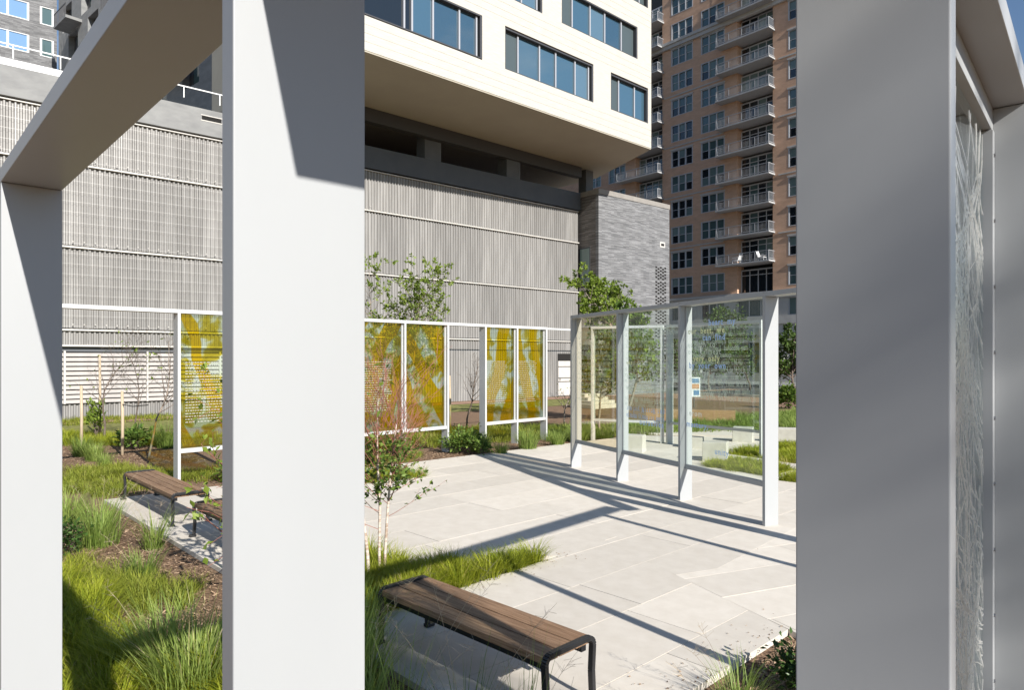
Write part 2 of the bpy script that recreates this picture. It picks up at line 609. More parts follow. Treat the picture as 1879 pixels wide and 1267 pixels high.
def subtract(pieces, conv):
    conv = ccw(conv)
    out = []
    for poly in pieces:
        rest = poly
        for i in range(len(conv)):
            a, b = conv[i], conv[(i + 1) % len(conv)]
            o = clip(rest, a, b, False)
            if len(o) >= 3 and abs(area(o)) > 2e-3:
                out.append(o)
            rest = clip(rest, a, b, True)
            if len(rest) < 3:
                break
    return out

def inside(p, poly):
    c = False
    for i in range(len(poly)):
        a, b = poly[i], poly[i - 1]
        if (a[1] > p[1]) != (b[1] > p[1]) and p[0] < (b[0] - a[0]) * (p[1] - a[1]) / (b[1] - a[1]) + a[0]:
            c = not c
    return c

def shrink(poly, d):
    poly = ccw(poly)
    res = poly
    for i in range(len(poly)):
        a, b = poly[i], poly[(i + 1) % len(poly)]
        l = math.hypot(b[0] - a[0], b[1] - a[1])
        if l < 1e-6:
            continue
        n = (-(b[1] - a[1]) / l * d, (b[0] - a[0]) / l * d)
        res = clip(res, (a[0] + n[0], a[1] + n[1]), (b[0] + n[0], b[1] + n[1]), True)
        if len(res) < 3:
            return []
    return res

# plan directions
LD = Vector((0.690, -0.724)).normalized()     # line of the near left frame
RD = Vector((LD.y * -1, LD.x)).normalized()   # line of the near right frame, square to it
GD = Vector((0.396, -0.918)).normalized()     # clear glass screen, towards the camera
GP = Vector((0.918, 0.396)).normalized()
AD = Vector((0.712, 0.702)).normalized()      # amber screen
AP = Vector((0.702, -0.712)).normalized()     # towards the camera

# ------------------------------------------------------------------ ground
GZ = -0.06
g = MB()
g.sheet([(-600, -200), (600, -200), (600, 900), (-600, 900)], GZ)
struct('ground', g, 'mulch')

BEDS = [
    [(0.56, 8.33), (-0.54, 7.16), (-1.62, 6.02), (-2.10, 6.55), (-1.10, 7.75), (-0.25, 8.25)],
    [(-2.10, 6.55), (-1.10, 7.75), (-1.75, 8.35), (-3.00, 7.49)],
    [(-2.91, 13.15), (-1.55, 13.92), (-2.20, 14.45), (-3.70, 14.55), (-5.00, 13.0), (-4.3, 12.1)],
    [(4.3, 15.4), (5.25, 14.0), (6.2, 14.9), (5.2, 16.6)],
    [(5.4, 17.5), (6.5, 15.7), (9.2, 17.9), (8.0, 20.1)],
    [(5.15, 13.6), (5.9, 13.0), (8.2, 14.9), (7.3, 15.7)],
]
# convex pieces of the plaza
za1 = [(-6.97, 11.66), (0.30, 3.98), (2.45, 6.06), (-1.79, 16.39)]
za2 = [(-1.79, 16.39), (1.82, 7.59), (2.34, 7.81), (9.3, 15.6), (9.6, 20.5), (3.9, 21.6)]
zb1 = [(1.82, 7.59), (3.2, 4.3), (14.0, 9.0), (14.0, 12.74)]
zb2 = [(2.34, 7.81), (14.0, 12.74), (14.0, 14.0), (9.3, 15.6)]

b = MB()
for poly in (za1, za2, zb1, zb2):
    pcs = [ccw(poly)]
    for bed in BEDS:
        pcs = subtract(pcs, bed)
    for pc in pcs:
        b.sheet(ccw(pc), -0.022)
plaza = struct('plaza_pavement', b, 'joint_sand')

def lay(zones, d, width, length, gap, seed):
    """running-bond slabs clipped to zone outlines, every slab an object of its own"""
    rnd = random.Random(seed)
    n = Vector((-d.y, d.x))
    allp = [p for z in zones for p in z]
    s = [p[0] * d.x + p[1] * d.y for p in allp]
    t = [p[0] * n.x + p[1] * n.y for p in allp]
    row = 0
    tt = min(t) - 0.31
    cnt = 0
    while tt < max(t):
        ss = min(s) - rnd.random() * length
        while ss < max(s):
            ln = length * rnd.uniform(0.8, 1.2)
            rect = []
            for a, bb in ((ss, tt), (ss + ln, tt), (ss + ln, tt + width), (ss, tt + width)):
                rect.append((d.x * a + n.x * bb, d.y * a + n.y * bb))
            ss += ln
            pieces = []
            for z in zones:
                q = intersect(ccw(rect), z)
                if len(q) >= 3 and area(q) > 0.01:
                    pieces.append(q)
            if not pieces:
                continue
            for bed in BEDS:
                pieces = subtract(pieces, bed)
            mb = MB()
            ct = [0.0, 0.0]
            # gap shrink only against the paver outline
            small = []
            rs = shrink(rect, gap / 2)
            for q in pieces:
                k = intersect(ccw(q), rs)
                if len(k) >= 3 and area(ccw(k)) > 0.004:
                    small.append(ccw(k))
            if not small:
                continue
            cx = sum(p[0] for q in small for p in q) / sum(len(q) for q in small)
            cy = sum(p[1] for q in small for p in q) / sum(len(q) for q in small)
            zt = rnd.uniform(-0.0015, 0.0015)
            for q in small:
                mb.prism([(p[0] - cx, p[1] - cy) for p in q], -0.055, zt)
            part('paver', mb, 'paver', plaza, (cx, cy, 0))
            cnt += 1
        tt += width
    return cnt

nA = lay([za1, za2], RD, 0.80, 2.3, 0.007, 3)
nB = lay([zb1, zb2], GP, 0.62, 2.4, 0.007, 5)
print('pavers', nA, nB)

# paths, lawn strips and street behind
def strip_poly(P, d, s0, s1, t0, t1):
    n = Vector((-d[1], d[0]))
    return [(P[0] + d[0] * s + n.x * t, P[1] + d[1] * s + n.y * t) for s, t in ((s0, t0), (s1, t0), (s1, t1), (s0, t1))]

WU = (0.7655, 0.6435)
WP = (-18.03, 27.5)
struct('lawn_ground', MB().sheet(strip_poly(WP, WU, -25, 26, -6.6, -1.0), GZ + 0.012), 'soil_grass')
struct('brick_path', MB().sheet(strip_poly(WP, WU, -25, 46, -2.5, -1.0), GZ + 0.03), 'red_path')
TU = (-0.6492, 0.7606)
TP = (27.1, 70.0)
struct('road', MB().sheet(strip_poly(TP, TU, -60, 70, 10.0, 25.0), GZ + 0.01), 'asphalt')
struct('sidewalk', MB().prism(strip_poly(TP, TU, -60, 70, 0.0, 9.8), GZ - 0.02, 0.10), 'concrete')
struct('kerb', MB().prism(strip_poly(TP, TU, -60, 70, 25.2, 25.5), GZ - 0.02, 0.10), 'light_stone')
struct('planted_verge', MB().sheet(strip_poly(TP, TU, -60, 70, 25.6, 30.5), GZ + 0.012), 'red_path')
struct('garden_walk', MB().prism(strip_poly((5.2, 22.0), (0.95, -0.31), -1.5, 14, 0.0, 1.7), GZ - .02, 0.0), 'paver')

# ------------------------------------------------------------------ framed screens
TOP, UND, TH, WD = 3.38, 3.305, 0.055, 0.255

def rect_col(s0, s1, y0, y1, z0, z1):
    return MB().box((s0, y0, z0), (s1, y1, z1))

def line_meet(P, d, Q, e):
    # P + a d = Q + b e
    det = d[0] * -e[1] + e[0] * d[1]
    rx, ry = Q[0] - P[0], Q[1] - P[1]
    return (rx * -e[1] + e[0] * ry) / det, (d[0] * ry - d[1] * rx) / det

L1 = Vector((-2.597, 3.468))
NN = Vector((-0.492, 1.205))
LDv = (NN - L1).normalized()
sN = (NN - L1).length
RO = Vector((0.761, 1.184))
RDv = Vector((0.655, 0.7556)).normalized()
G1 = Vector((1.323, 15.15))
GDv = Vector((0.396, -0.918)).normalized()
sCL, sCR = line_meet(L1, LDv, RO, RDv)       # corner of the two near frames
sRP, sGP = line_meet(RO, RDv, G1, GDv)       # corner of right frame and clear screen
print('corners', sN, sCL, sCR, sRP, sGP)

# near left frame
fl = thing('portal_frame', 'pale grey steel portal frame with two wide posts nearest the camera on the left', 'portal frame',
           (L1.x, L1.y, 0), math.atan2(LDv.y, LDv.x), 'steel frames of the garden')
for s in (-TH, sN - TH):
    part('post', rect_col(s, s + TH, 0, 0.265, -0.05, UND - 0.002), 'painted_metal', fl, bevel=0.003)
part('beam', MB().box((-TH, 0, UND), (sCL, 0.265, TOP)), 'painted_metal', fl, bevel=0.003)

# near right frame with the root-etched pane
fr = thing('screen_frame', 'pale grey steel screen frame at the right edge with a root-etched glass pane', 'screen frame',
           (RO.x, RO.y, 0), math.atan2(RDv.y, RDv.x), 'steel frames of the garden')
R_COLS = [0.0, 1.60, 3.36, 6.17]
for s in R_COLS:
    part('post', rect_col(s, s + TH, 0, 0.262, -0.05, UND - 0.002), 'painted_metal', fr, bevel=0.003)
part('beam', MB().box((sCR + 0.265, 0, UND), (sRP, 0.262, TOP)), 'painted_metal', fr, bevel=0.003)
ym = 0.131
part('top_rail', MB().box((TH + .002, ym - .03, UND - 0.085), (1.598, ym + .02, UND - .002)), 'painted_metal', fr, bevel=0.002)
part('bottom_rail', MB().box((TH + .002, ym - .03, 0.54), (1.598, ym + .02, 0.62)), 'painted_metal', fr, bevel=0.002)
jam = part('pane_jamb', MB().box((1.555, ym - .035, 0.622), (1.598, ym + .02, UND - .087)), 'painted_metal', fr, bevel=0.002)
for k in range(11):
    z = 0.78 + k * 0.235
    mb = MB()
    mb.tube([(1.577, ym - .034, z), (1.577, ym - .040, z)], 0.007, 8)
    part('bolt', mb, 'steel', jam)
jam2 = part('pane_jamb', MB().box((TH + .002, ym - .035, 0.622), (TH + .02, ym + .02, UND - .087)), 'painted_metal', fr, bevel=0.002)
part('glass_pane', MB().box((TH + .021, ym - .006, 0.622), (1.554, ym + .006, UND - .087)), 'clear_glass', fr)

def root_print(s0, s1, z0, z1, y, n, seed):
    """etched root drawing: tapering, forking ribbons that run down the pane"""
    rnd = random.Random(seed)
    mb = MB()
    def grow(x, z, ang, w, depth):
        steps = rnd.randint(7, 14)
        for _ in range(steps):
            ln = rnd.uniform(0.03, 0.07)
            ang += rnd.uniform(-0.5, 0.5)
            ang = max(-1.25, min(1.25, ang))
            nx, nz = x + math.sin(ang) * ln, z - math.cos(ang) * ln
            if not (s0 < nx < s1 and z0 < nz < z1):
                return
            px, pz = math.cos(ang) * w / 2, math.sin(ang) * w / 2
            w2 = w * 0.965
            qx, qz = math.cos(ang) * w2 / 2, math.sin(ang) * w2 / 2
            mb.quad((x - px, y, z - pz), (x + px, y, z + pz), (nx + qx, y, nz + qz), (nx - qx, y, nz - qz))
            x, z, w = nx, nz, w2
            if depth < 2 and rnd.random() < 0.20:
                grow(x, z, ang + rnd.choice((-1, 1)) * rnd.uniform(0.35, 0.8), w * 0.65, depth + 1)
        if depth < 2:
            for k in (-1, 1):
                grow(x, z, ang + k * rnd.uniform(0.15, 0.5), w * 0.75, depth + 1)
    for i in range(n):
        grow(rnd.uniform(s0, s1), (z1 - .01 if i % 4 == 0 else rnd.uniform(z0 + .3, z1 - .02)), rnd.uniform(-.3, .3), rnd.uniform(0.012, 0.028), 0)
    return mb
part('root_etching', root_print(TH + .03, 1.55, 0.64, UND - .1, ym - .0075, 64, 4), 'print_root', fr, kind='stuff')

# clear glass screen
gs = thing('glass_screen', 'long clear glass screen with pale text across the plaza, grey posts and beam', 'glass screen',
           (G1.x, G1.y, 0), math.atan2(GDv.y, GDv.x), 'steel frames of the garden')
G_COLS = [0.0, 1.90, 3.87, 5.83, 7.78]
for s in G_COLS:
    part('post', rect_col(s - TH, s, 0, 0.25, -0.05, UND - 0.002), 'painted_metal', gs, bevel=0.003)
    bt = MB().tube([(s - TH / 2, -0.001, TOP - .022), (s - TH / 2, -0.006, TOP - .022)], 0.010, 8)
    part('bolt', bt, 'steel', gs)
part('beam', MB().box((-TH, 0, UND + .003), (sGP + 0.12, 0.25, TOP - .003)), 'painted_metal', gs, bevel=0.003)
GY = 0.13
gpanes = []
for i in range(3):
    a, c = G_COLS[i] + .002, G_COLS[i + 1] - TH - .002
    part('bottom_rail', MB().box((a, GY - .03, 0.535), (c, GY + .03, 0.615)), 'painted_metal', gs, bevel=0.002)
    jb = MB()
    jb.box((a, GY - .025, 0.617), (a + .018, GY + .025, UND - .003))
    part('pane_jamb', jb, 'painted_metal', gs)
    part('pane_jamb', MB().box((c - .018, GY - .025, 0.617), (c, GY + .025, UND - .003)), 'painted_metal', gs)
    pn = part('glass_pane', MB().box((a + .02, GY - .006, 0.617), (c - .02, GY + .006, UND - .003)),
              'film_glass' if i == 0 else 'clear_glass', gs)
    gpanes.append((pn, a + .02, c - .02))

def text_mesh(body, size, m, spacing=1.0):
    cu = bpy.data.curves.new('lettering', 'FONT')
    cu.body = body
    cu.size = size
    cu.space_character = spacing
    cu.resolution_u = 2
    cu.offset = size * 0.028
    tmp = bpy.data.objects.new('lettering', cu)
    COL.objects.link(tmp)
    dg = bpy.context.evaluated_depsgraph_get()
    me = bpy.data.meshes.new_from_object(tmp.evaluated_get(dg))
    bpy.data.objects.remove(tmp, do_unlink=True)
    me.materials.clear()
    me.materials.append(MATS[m])
    return me

def put_text(parent, body, x, z, y, size, m, spacing=1.15, name='lettering'):
    """upright lettering that reads from the -y side of the screen"""
    me = text_mesh(body, size, m, spacing)
    o = bpy.data.objects.new(name, me)
    COL.objects.link(o)
    o.location = (x, y, z)
    o.rotation_euler = (R(90), 0, 0)
    o.parent = parent
    return o

def glyph_rows(rows, x0, x1, y, size, seed, density=0.85):
    """rows of worn letter-like strokes that cannot be read at this distance"""
    rnd = random.Random(seed)
    mb = MB()
    for z in rows:
        x = x0 + rnd.uniform(0, .12)
        end = x1 - rnd.uniform(0, .35) * (x1 - x0)
        while x < end:
            for _ in range(rnd.randint(2, 8)):
                if x > end:
                    break
                w = size * rnd.uniform(.34, .5)
                h = size * (1.0 if rnd.random() < .3 else .68)
                st = size * .13
                k = rnd.random()
                dz = -size * .28 if rnd.random() < .12 else 0
                mb.quad((x, y, z + dz), (x + st, y, z + dz), (x + st, y, z + h), (x, y, z + h))
                if k < .75:
                    mb.quad((x + w - st, y, z), (x + w, y, z), (x + w, y, z + size * .66), (x + w - st, y, z + size * .66))
                if k < .5:
                    mb.quad((x + st, y, z + size * .56), (x + w - st, y, z + size * .56), (x + w - st, y, z + size * .66), (x + st, y, z + size * .66))
                if k > .35:
                    mb.quad((x + st, y, z), (x + w - st, y, z), (x + w - st, y, z + st), (x + st, y, z + st))
                x += w * 1.35
            x += size * .5
    return mb

yT = -0.0085
for i, (pn, a, c) in enumerate(gpanes):
    zz = [2.96 - k * 0.112 for k in range(14)]
    yy = GY + yT
    if i == 2:
        lines = [(2.955, .55, 'beart   my', 'print_pale_blue'), (2.83, .02, 'our  best.  we', 'print_yellow'),
                 (2.715, .40, 'can  find', 'print_pale_blue'), (2.60, .02, 'enough   to', 'print_pale_green'),
                 (2.485, .02, 'our  calmest', 'print_pale_green'), (2.37, .16, 'very   only', 'print_yellow'),
                 (2.255, .05, 'by  your  own', 'print_pale_blue'), (2.14, .02, 'universe', 'print_pale_green'),
                 (2.025, .05, 'of  judgment', 'print_pale_green'), (1.91, .55, 'h', 'print_pale_green'),
                 (1.80, .35, 'grow   are', 'print_pale_green'), (1.45, .05, 'erom', 'print_white'),
                 (1.26, -.02, 'mastery,', 'print_pale_blue'), (.88, .70, 'unity', 'print_pale_blue')]
        for z, x, body, mm in lines:
            for wd in body.split():
                o = put_text(pn, wd, a + .01 + x, z, yy, 0.135, mm, 1.2)
                x += max(v.co.x for v in o.data.vertices) + .10
        part('worn_lettering', glyph_rows([z + .03 for z in zz[1:12]], a + .05, c - .25, GY + .0085, 0.085, 21), 'print_pale_green', pn, kind='stuff')
    else:
        part('worn_lettering', glyph_rows(zz, a + .04, c - .1, yy, 0.082, 31 + i), 'print_pale_green', pn, kind='stuff')
        part('worn_lettering', glyph_rows([z - .04 for z in zz[::2]], a + .08, c - .25, GY + .0085, 0.082, 41 + i), 'print_pale_green', pn, kind='stuff')
        if i == 1:
            put_text(pn, 'ourselves', a + .55, 1.17, yy, 0.15, 'print_pale_blue', 1.3)
            put_text(pn, 'ves', a + .10, 2.30, yy, 0.12, 'print_yellow', 1.3)
            part('worn_lettering', glyph_rows([1.42, 1.28], a + .1, c - .3, yy, 0.10, 51), 'print_pale_blue', pn, kind='stuff')

# amber screen
A1 = Vector((-6.51, 13.30))
am = thing('amber_screen', 'row of amber printed glass panes in white posts before the corrugated wall', 'glass screen',
           (A1.x, A1.y, 0), math.atan2(AD.y, AD.x), 'steel frames of the garden')
A_COLS = [0.0, 1.30, 4.10, 5.37, 6.75, 8.10, 9.35, 10.60]
for s in A_COLS:
    part('post', rect_col(s, s + TH, 0, 0.25, -0.06, UND - 0.002), 'white_metal', am, bevel=0.003)
part('beam', MB().box((-7.0, 0, UND), (10.60 + TH, 0.25, TOP)), 'white_metal', am, bevel=0.003)
part('rail', MB().box((10.66, 0.10, UND + .01), (12.4, 0.16, TOP - .01)), 'white_metal', am)
for i, (a, c) in enumerate([(0, 1), (2, 3), (3, 4), (5, 6), (6, 7)]):
    x0, x1 = A_COLS[a] + TH + .002, A_COLS[c] - .002
    part('bottom_rail', MB().box((x0, 0.02, 0.56), (x1, 0.16, 0.64)), 'white_metal', am, bevel=0.002)
    part('pane_jamb', MB().box((x1 - .03, 0.08, 0.642), (x1, 0.17, UND - .003)), 'white_metal', am)
    pn = part('amber_pane', MB().box((0, -.006, 0.642), (x1 - x0 - .034, .006, UND - .003)), 'amber_glass_%d' % i, am, (x0 + .002, 0.12, 0))
    if i != 2:
        rnd = random.Random(60 + i)
        mb = MB()
        for k in range(22):
            z = 2.33 - k * 0.0565
            x, e = 0.12, 0.12 + (x1 - x0) * .62 * rnd.uniform(.86, 1.06)
            while x < e:
                w = min(rnd.uniform(.015, .06), e - x)
                mb.quad((x, -.0085, z), (x + w, -.0085, z), (x + w, -.0085, z + .018), (x, -.0085, z + .018))
                x += w + .018
        part('text_block', mb, 'print_white', pn, kind='stuff')

# screens standing behind the clear glass
for nm, P, Q, lab in (('glass_screen', (2.35, 20.35), (4.28, 19.45), 'plain glass screen behind the lettered one, its left bay'),
                      ('glass_screen', (4.36, 19.35), (6.15, 16.85), 'plain glass screen behind the lettered one, its right bay')):
    P, Q = Vector(P), Vector(Q)
    d = (Q - P).normalized()
    ln = (Q - P).length
    t = thing(nm, lab, 'glass screen', (P.x, P.y, 0), math.atan2(d.y, d.x), 'steel frames of the garden')
    for s in (0, ln - TH):
        part('post', rect_col(s, s + TH, 0, 0.25, -0.05, UND - .002), 'white_metal', t)
    part('beam', MB().box((0, 0, UND), (ln, 0.25, TOP)), 'white_metal', t)
    part('bottom_rail', MB().box((TH + .002, .09, .56), (ln - TH - .002, .16, .63)), 'white_metal', t)
    part('glass_pane', MB().box((TH + .004, .119, .632), (ln - TH - .004, .131, UND - .003)), 'clear_glass', t)

# ------------------------------------------------------------------ corrugated hall
wr = math.atan2(WU[1], WU[0])
hall = thing('corrugated_hall', 'tall grey corrugated metal hall with white rails and concrete parapet', 'building', (WP[0], WP[1], 0), wr)
S0, S1 = -16.0, 29.45
part('wall_backing', MB().box((S0, 0.12, -1.0), (S1, 8.0, 12.45)), 'dark_concrete', hall)

def corrugated(width, h, pitch=0.1773, depth=0.07, seg=8):
    mb = MB()
    n = int(round(width / pitch)) * seg
    for i in range(n + 1):
        x = width * i / n
        ph = (i % seg) / seg
        y = -depth / 2 * (1 + math.tanh(3.0 * math.sin(2 * math.pi * ph)) / 0.995)
        mb.v += [(x, y, 0), (x, y, h)]
    for i in range(n):
        a = 2 * i
        mb.f.append((a, a + 2, a + 3, a + 1))
    return mb
SW = 1.773
bands = [(-0.6, 2.92), (3.00, 3.56), (3.68, 6.92), (7.04, 10.28), (10.40, 12.42)]
for (z0, z1) in bands:
    me = None
    k = 0
    s = S0
    while s < S1 - 0.3:
        w = min(SW, S1 - s)
        if me is None or w < SW - .01:
            me = corrugated(w, z1 - z0).data('corrugated_sheet', 'corrugated', smooth=False)
        if not (z0 < 0 and -9.0 < s < 9.0):
            add('corrugated_sheet', me, hall, (s, 0.075, z0))
        else:
            me2 = corrugated(w, 1.2).data('corrugated_sheet', 'corrugated')
            add('corrugated_sheet', me2, hall, (s, 0.075, z0))
        s += SW
for z in (2.92, 3.56, 6.92, 10.28):
    rl = MB().box((S0, -0.085, z + .005), (S1 if z > 3 else 9.2, 0.05, z + .075))
    part('rail', rl, 'rail_white', hall)
part('rail', MB().box((S0, -0.06, 12.425), (S1, 0.05, 12.47)), 'rail_white', hall)
# louvre wall
lv0, lv1 = -9.0, 9.0
part('louver_back', MB().box((lv0, 0.06, 0.6), (lv1, 0.118, 2.72)), 'dark_void', hall)
sl = MB().box((0, -0.10, 0), (2.92, -0.075, 0.14))
sl.v = [(x, y + 0.085 * (z / 0.14), z) for x, y, z in sl.v]
slat_me = sl.data('louver_slat', 'louver')
k = 0
for b in range(6):
    for r in range(11):
        add('louver_slat', slat_me, hall, (lv0 + b * 3 + .04, 0.0, 0.62 + r * 0.19))
for b in range(7):
    part('louver_post', MB().box((lv0 + b * 3 - .035, -0.10, 0.6), (lv0 + b * 3 + .035, 0.03, 2.75)), 'rail_white', hall)
# wire trellis in front of the sheets
wm = MB()
for z in np.arange(3.75, 12.3, 0.42):
    wm.box((S0, -0.135, z), (13, -0.131, z + .005))
for s in np.arange(S0, 10, 0.60):
    wm.box((s, -0.143, 3.2), (s + .005, -0.139, 12.3))
part('wire_trellis', wm, 'wire', hall, kind='stuff')
sp = MB()
for z in (3.56, 6.92, 10.28):
    for s in np.arange(S0 + .1, 14, 0.394):
        sp.box((s, -0.10, z + .24), (s + .05, -0.06, z + .275))
part('fixing_clips', sp, 'rail_white', hall, kind='stuff')
# parapet and upper recess
part('parapet', MB().box((S0, -0.12, 12.55), (10.8, 0.5, 13.72)), 'concrete', hall)
part('parapet', MB().box((10.8, -0.11, 12.55), (S1 + .1, 0.5, 13.72)), 'shaded_parapet', hall)  # same band under the overhang, its shade carried by the darker colour
for s in (0.55, 5.2):
    sc = part('scupper', MB().box((s, -0.128, 13.22), (s + .85, -0.05, 13.42)), 'dark_void', hall)
    fm = MB()
    fm.box((s - .04, -.134, 13.42), (s + .89, -.121, 13.46))
    fm.box((s - .04, -.134, 13.18), (s + .89, -.121, 13.22))
    part('frame', fm, 'rail_white', sc)
for s in (5.5, 11.4, 17.15, 23.15):
    if s > 10:
        part('column', MB().box((s, 0.02, 13.722), (s + 1.1, 0.9, 15.55)), 'dark_concrete', hall)
part('roof', MB().box((S0, 0.5, 13.3), (S1 + .1, 30, 13.5)), 'dark_concrete', hall)
# terrace upstand and railing above the parapet, left side
tr_ = part('terrace_upstand', MB().box((S0, 1.2, 13.5), (3.2, 1.5, 14.45)), 'terrace_white', hall)
rg = MB()
rg.box((S0, 1.32, 15.05), (10.5, 1.37, 15.1))
for s in np.arange(S0, 10.6, 1.6):
    rg.box((s, 1.32, 14.55), (s + .04, 1.37, 15.05))
part('terrace_railing', rg, 'terrace_white', tr_)
# door
dr = part('door', MB().box((27.55, -0.02, 0.0), (28.65, 0.035, 2.3)), 'rail_white', hall)
part('transom', MB().box((27.5, -0.03, 2.3), (28.7, 0.02, 2.78)), 'dark_void', dr)
part('handle', MB().box((27.65, -0.07, 1.0), (27.7, -0.03, 1.2)), 'steel', dr)
for z in (0.9, 1.15, 1.9):
    part('bar', MB().box((27.55, -0.05, z), (28.65, -0.025, z + .04)), 'dark_frame', dr)

# ------------------------------------------------------------------ white overhanging block
KP = (8.715, 42.735)
KU = (-0.7405, -0.6721)
kr = math.atan2(KU[1], KU[0])       # local x runs left along the front, local +y faces away from the camera? (left of u)
blk = thing('cream_block', 'cream clad upper block cantilevered over the corrugated hall, ribbon windows', 'building', (KP[0], KP[1], 0), kr)
# local left perpendicular of KU is (0.672,-0.74): towards the sun and camera, so depth is negative y
wins = [(13.74, 22.57, 17.17, 19.3, [13.99, 15.05, 16.59, 17.75, 18.17]),
        (5.48, 12.24, 17.11, 19.22, [5.75, 6.88, 8.43, 9.67, 11.23]),
        (0.32, 3.93, 17.12, 19.2, [1.52, 3.04]),
        (1.39, 8.1, 20.81, 22.77, [2.8, 4.32, 5.61, 7.12]),
        (9.59, 16.28, 20.81, 22.77, [9.87, 10.99, 12.5, 13.97, 15.33]),
        (0.32, 1.84, 24.29, 26.34, [1.05]),
        (3.57, 10.29, 24.5, 26.55, [5.04, 6.51, 7.77, 9.13])]
BL = 22.2
# front skin in pieces around the openings
skin = MB()
rows = [(15.63, 17.11, []), (17.11, 19.3, [w[:2] for w in wins[:3]]), (19.3, 20.81, []), (20.81, 22.77, [w[:2] for w in wins[3:5]]),
        (22.77, 24.29, []), (24.29, 26.55, [w[:2] for w in wins[5:]]), (26.55, 31.5, [])]
for z0, z1, op in rows:
    x = 0.0
    for a, c in sorted(op) + [(BL, BL)]:
        if a > x:
            skin.box((x, -0.45, z0), (a, 0.0, z1))
        x = c
part('front_wall', skin, 'cream_cladding', blk)
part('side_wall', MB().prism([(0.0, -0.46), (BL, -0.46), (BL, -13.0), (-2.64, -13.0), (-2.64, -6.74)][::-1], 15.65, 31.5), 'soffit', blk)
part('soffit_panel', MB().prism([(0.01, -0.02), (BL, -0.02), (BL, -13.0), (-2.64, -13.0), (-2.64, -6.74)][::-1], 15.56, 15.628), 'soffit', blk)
jn = MB()
for z in (16.0, 16.36, 16.73, 19.67, 20.04, 20.42, 23.14, 23.51, 23.89):
    jn.box((0.0, -0.002, z), (BL, 0.002, z + .018))
part('cladding_joints', jn, 'coping_metal', blk, kind='stuff')
rw = random.Random(5)
for i, (a, c, z0, z1, sp_) in enumerate(wins):
    f = MB()
    f.box((a, -0.30, z1 - .07), (c, -0.01, z1))
    f.box((a, -0.30, z0), (c, -0.01, z0 + .05))
    f.box((a, -0.30, z0 + .05), (a + .12, -0.01, z1 - .07))
    f.box((c - .05, -0.30, z0 + .05), (c, -0.01, z1 - .07))
    w = part('window', f, 'dark_frame', blk)
    edges = [a + .12] + [q for q in sp_] + [c - .05]
    for j in range(len(edges) - 1):
        x0, x1 = edges[j], edges[j + 1]
        if x1 - x0 < .08:
            continue
        if i == 0 and j >= 4:
            mt = 'pane_dark'
        elif j == 0 or j == len(edges) - 2:
            mt = 'pane_screen'
        else:
            mt = rw.choice(['pane_blue', 'pane_blue', 'pane_blue_deep', 'pane_blue_pale'])
        if i == 2 and j == 0:
            mt = 'pane_blue'
        part('pane', MB().box((x0 + .03, -0.26, z0 + .05), (x1 - .03, -0.22, z1 - .07)), mt, w)
        if j:
            part('mullion', MB().box((x0 - .045, -0.28, z0 + .05), (x0 + .045, -0.13, z1 - .07)), 'grey_frame', w)
# transfer beam, columns and recess behind
part('transfer_beam', MB().box((0.25, -6.05, 14.86), (BL, -5.6, 15.558)), 'dark_frame', blk)
part('column', MB().box((-1.12, -6.45, 12.9), (-0.37, -5.75, 15.558)), 'dark_concrete', blk)

# ------------------------------------------------------------------ grey brick pavilion at the end of the hall
BP = (5.75, 45.35)
bk = thing('brick_pavilion', 'grey long-brick pavilion with perforated vents at the hall end', 'building', (BP[0], BP[1], 0), wr)
BS = 7.62
part('front_wall', MB().box((0, 0.0, -1.0), (BS, 0.25, 13.45)), 'grey_brick', bk)
part('left_wall', MB().box((0, 0.252, -1.0), (0.25, 9.0, 13.45)), 'shaded_brick', bk)
part('right_wall', MB().box((BS - .25, 0.252, -1.0), (BS, 9.0, 13.45)), 'shaded_brick', bk)
part('roof', MB().box((0.25, 0.252, 13.0), (BS - .25, 9.0, 13.2)), 'dark_concrete', bk)
part('coping', MB().box((-0.03, -0.04, 13.452), (BS + .03, 9.03, 13.78)), 'coping_metal', bk)
ho = MB()
hole = MB()
hole.box((0, -0.012, 0), (0.21, -0.002, 0.13))
hole_me = hole.data('vent_hole', 'dark_void')
for blkz in range(8):
    zb = 9.0 - blkz * 1.06
    for c_ in range(5):
        for r_ in range(4):
            add('vent_hole', hole_me, bk, (5.98 + c_ * 0.26, 0, zb - r_ * 0.24 - (0.10 if c_ % 2 else 0)))
ov = part('overflow_vent', MB().box((6.5, -0.02, 10.55), (7.1, -0.002, 10.95)), 'beige_stone', bk)
part('slot', MB().box((6.62, -0.026, 10.66), (6.98, -0.021, 10.84)), 'dark_void', ov)
wf = part('window', MB().box((-0.03, 0.75, 7.3), (-0.002, 1.75, 10.0)), 'dark_frame', bk)
part('pane', MB().box((-0.04, 0.83, 7.4), (-0.031, 1.67, 9.9)), 'pane_curtain', wf)
part('panel', MB().box((-0.03, 0.75, 3.4), (-0.003, 1.75, 7.28)), 'light_stone', bk)

# ------------------------------------------------------------------ apartment tower
tr0 = math.atan2(TU[1], TU[0])
tw = thing('brick_tower', 'brown brick apartment tower with stacked white balconies', 'building', (TP[0], TP[1], 0), tr0)
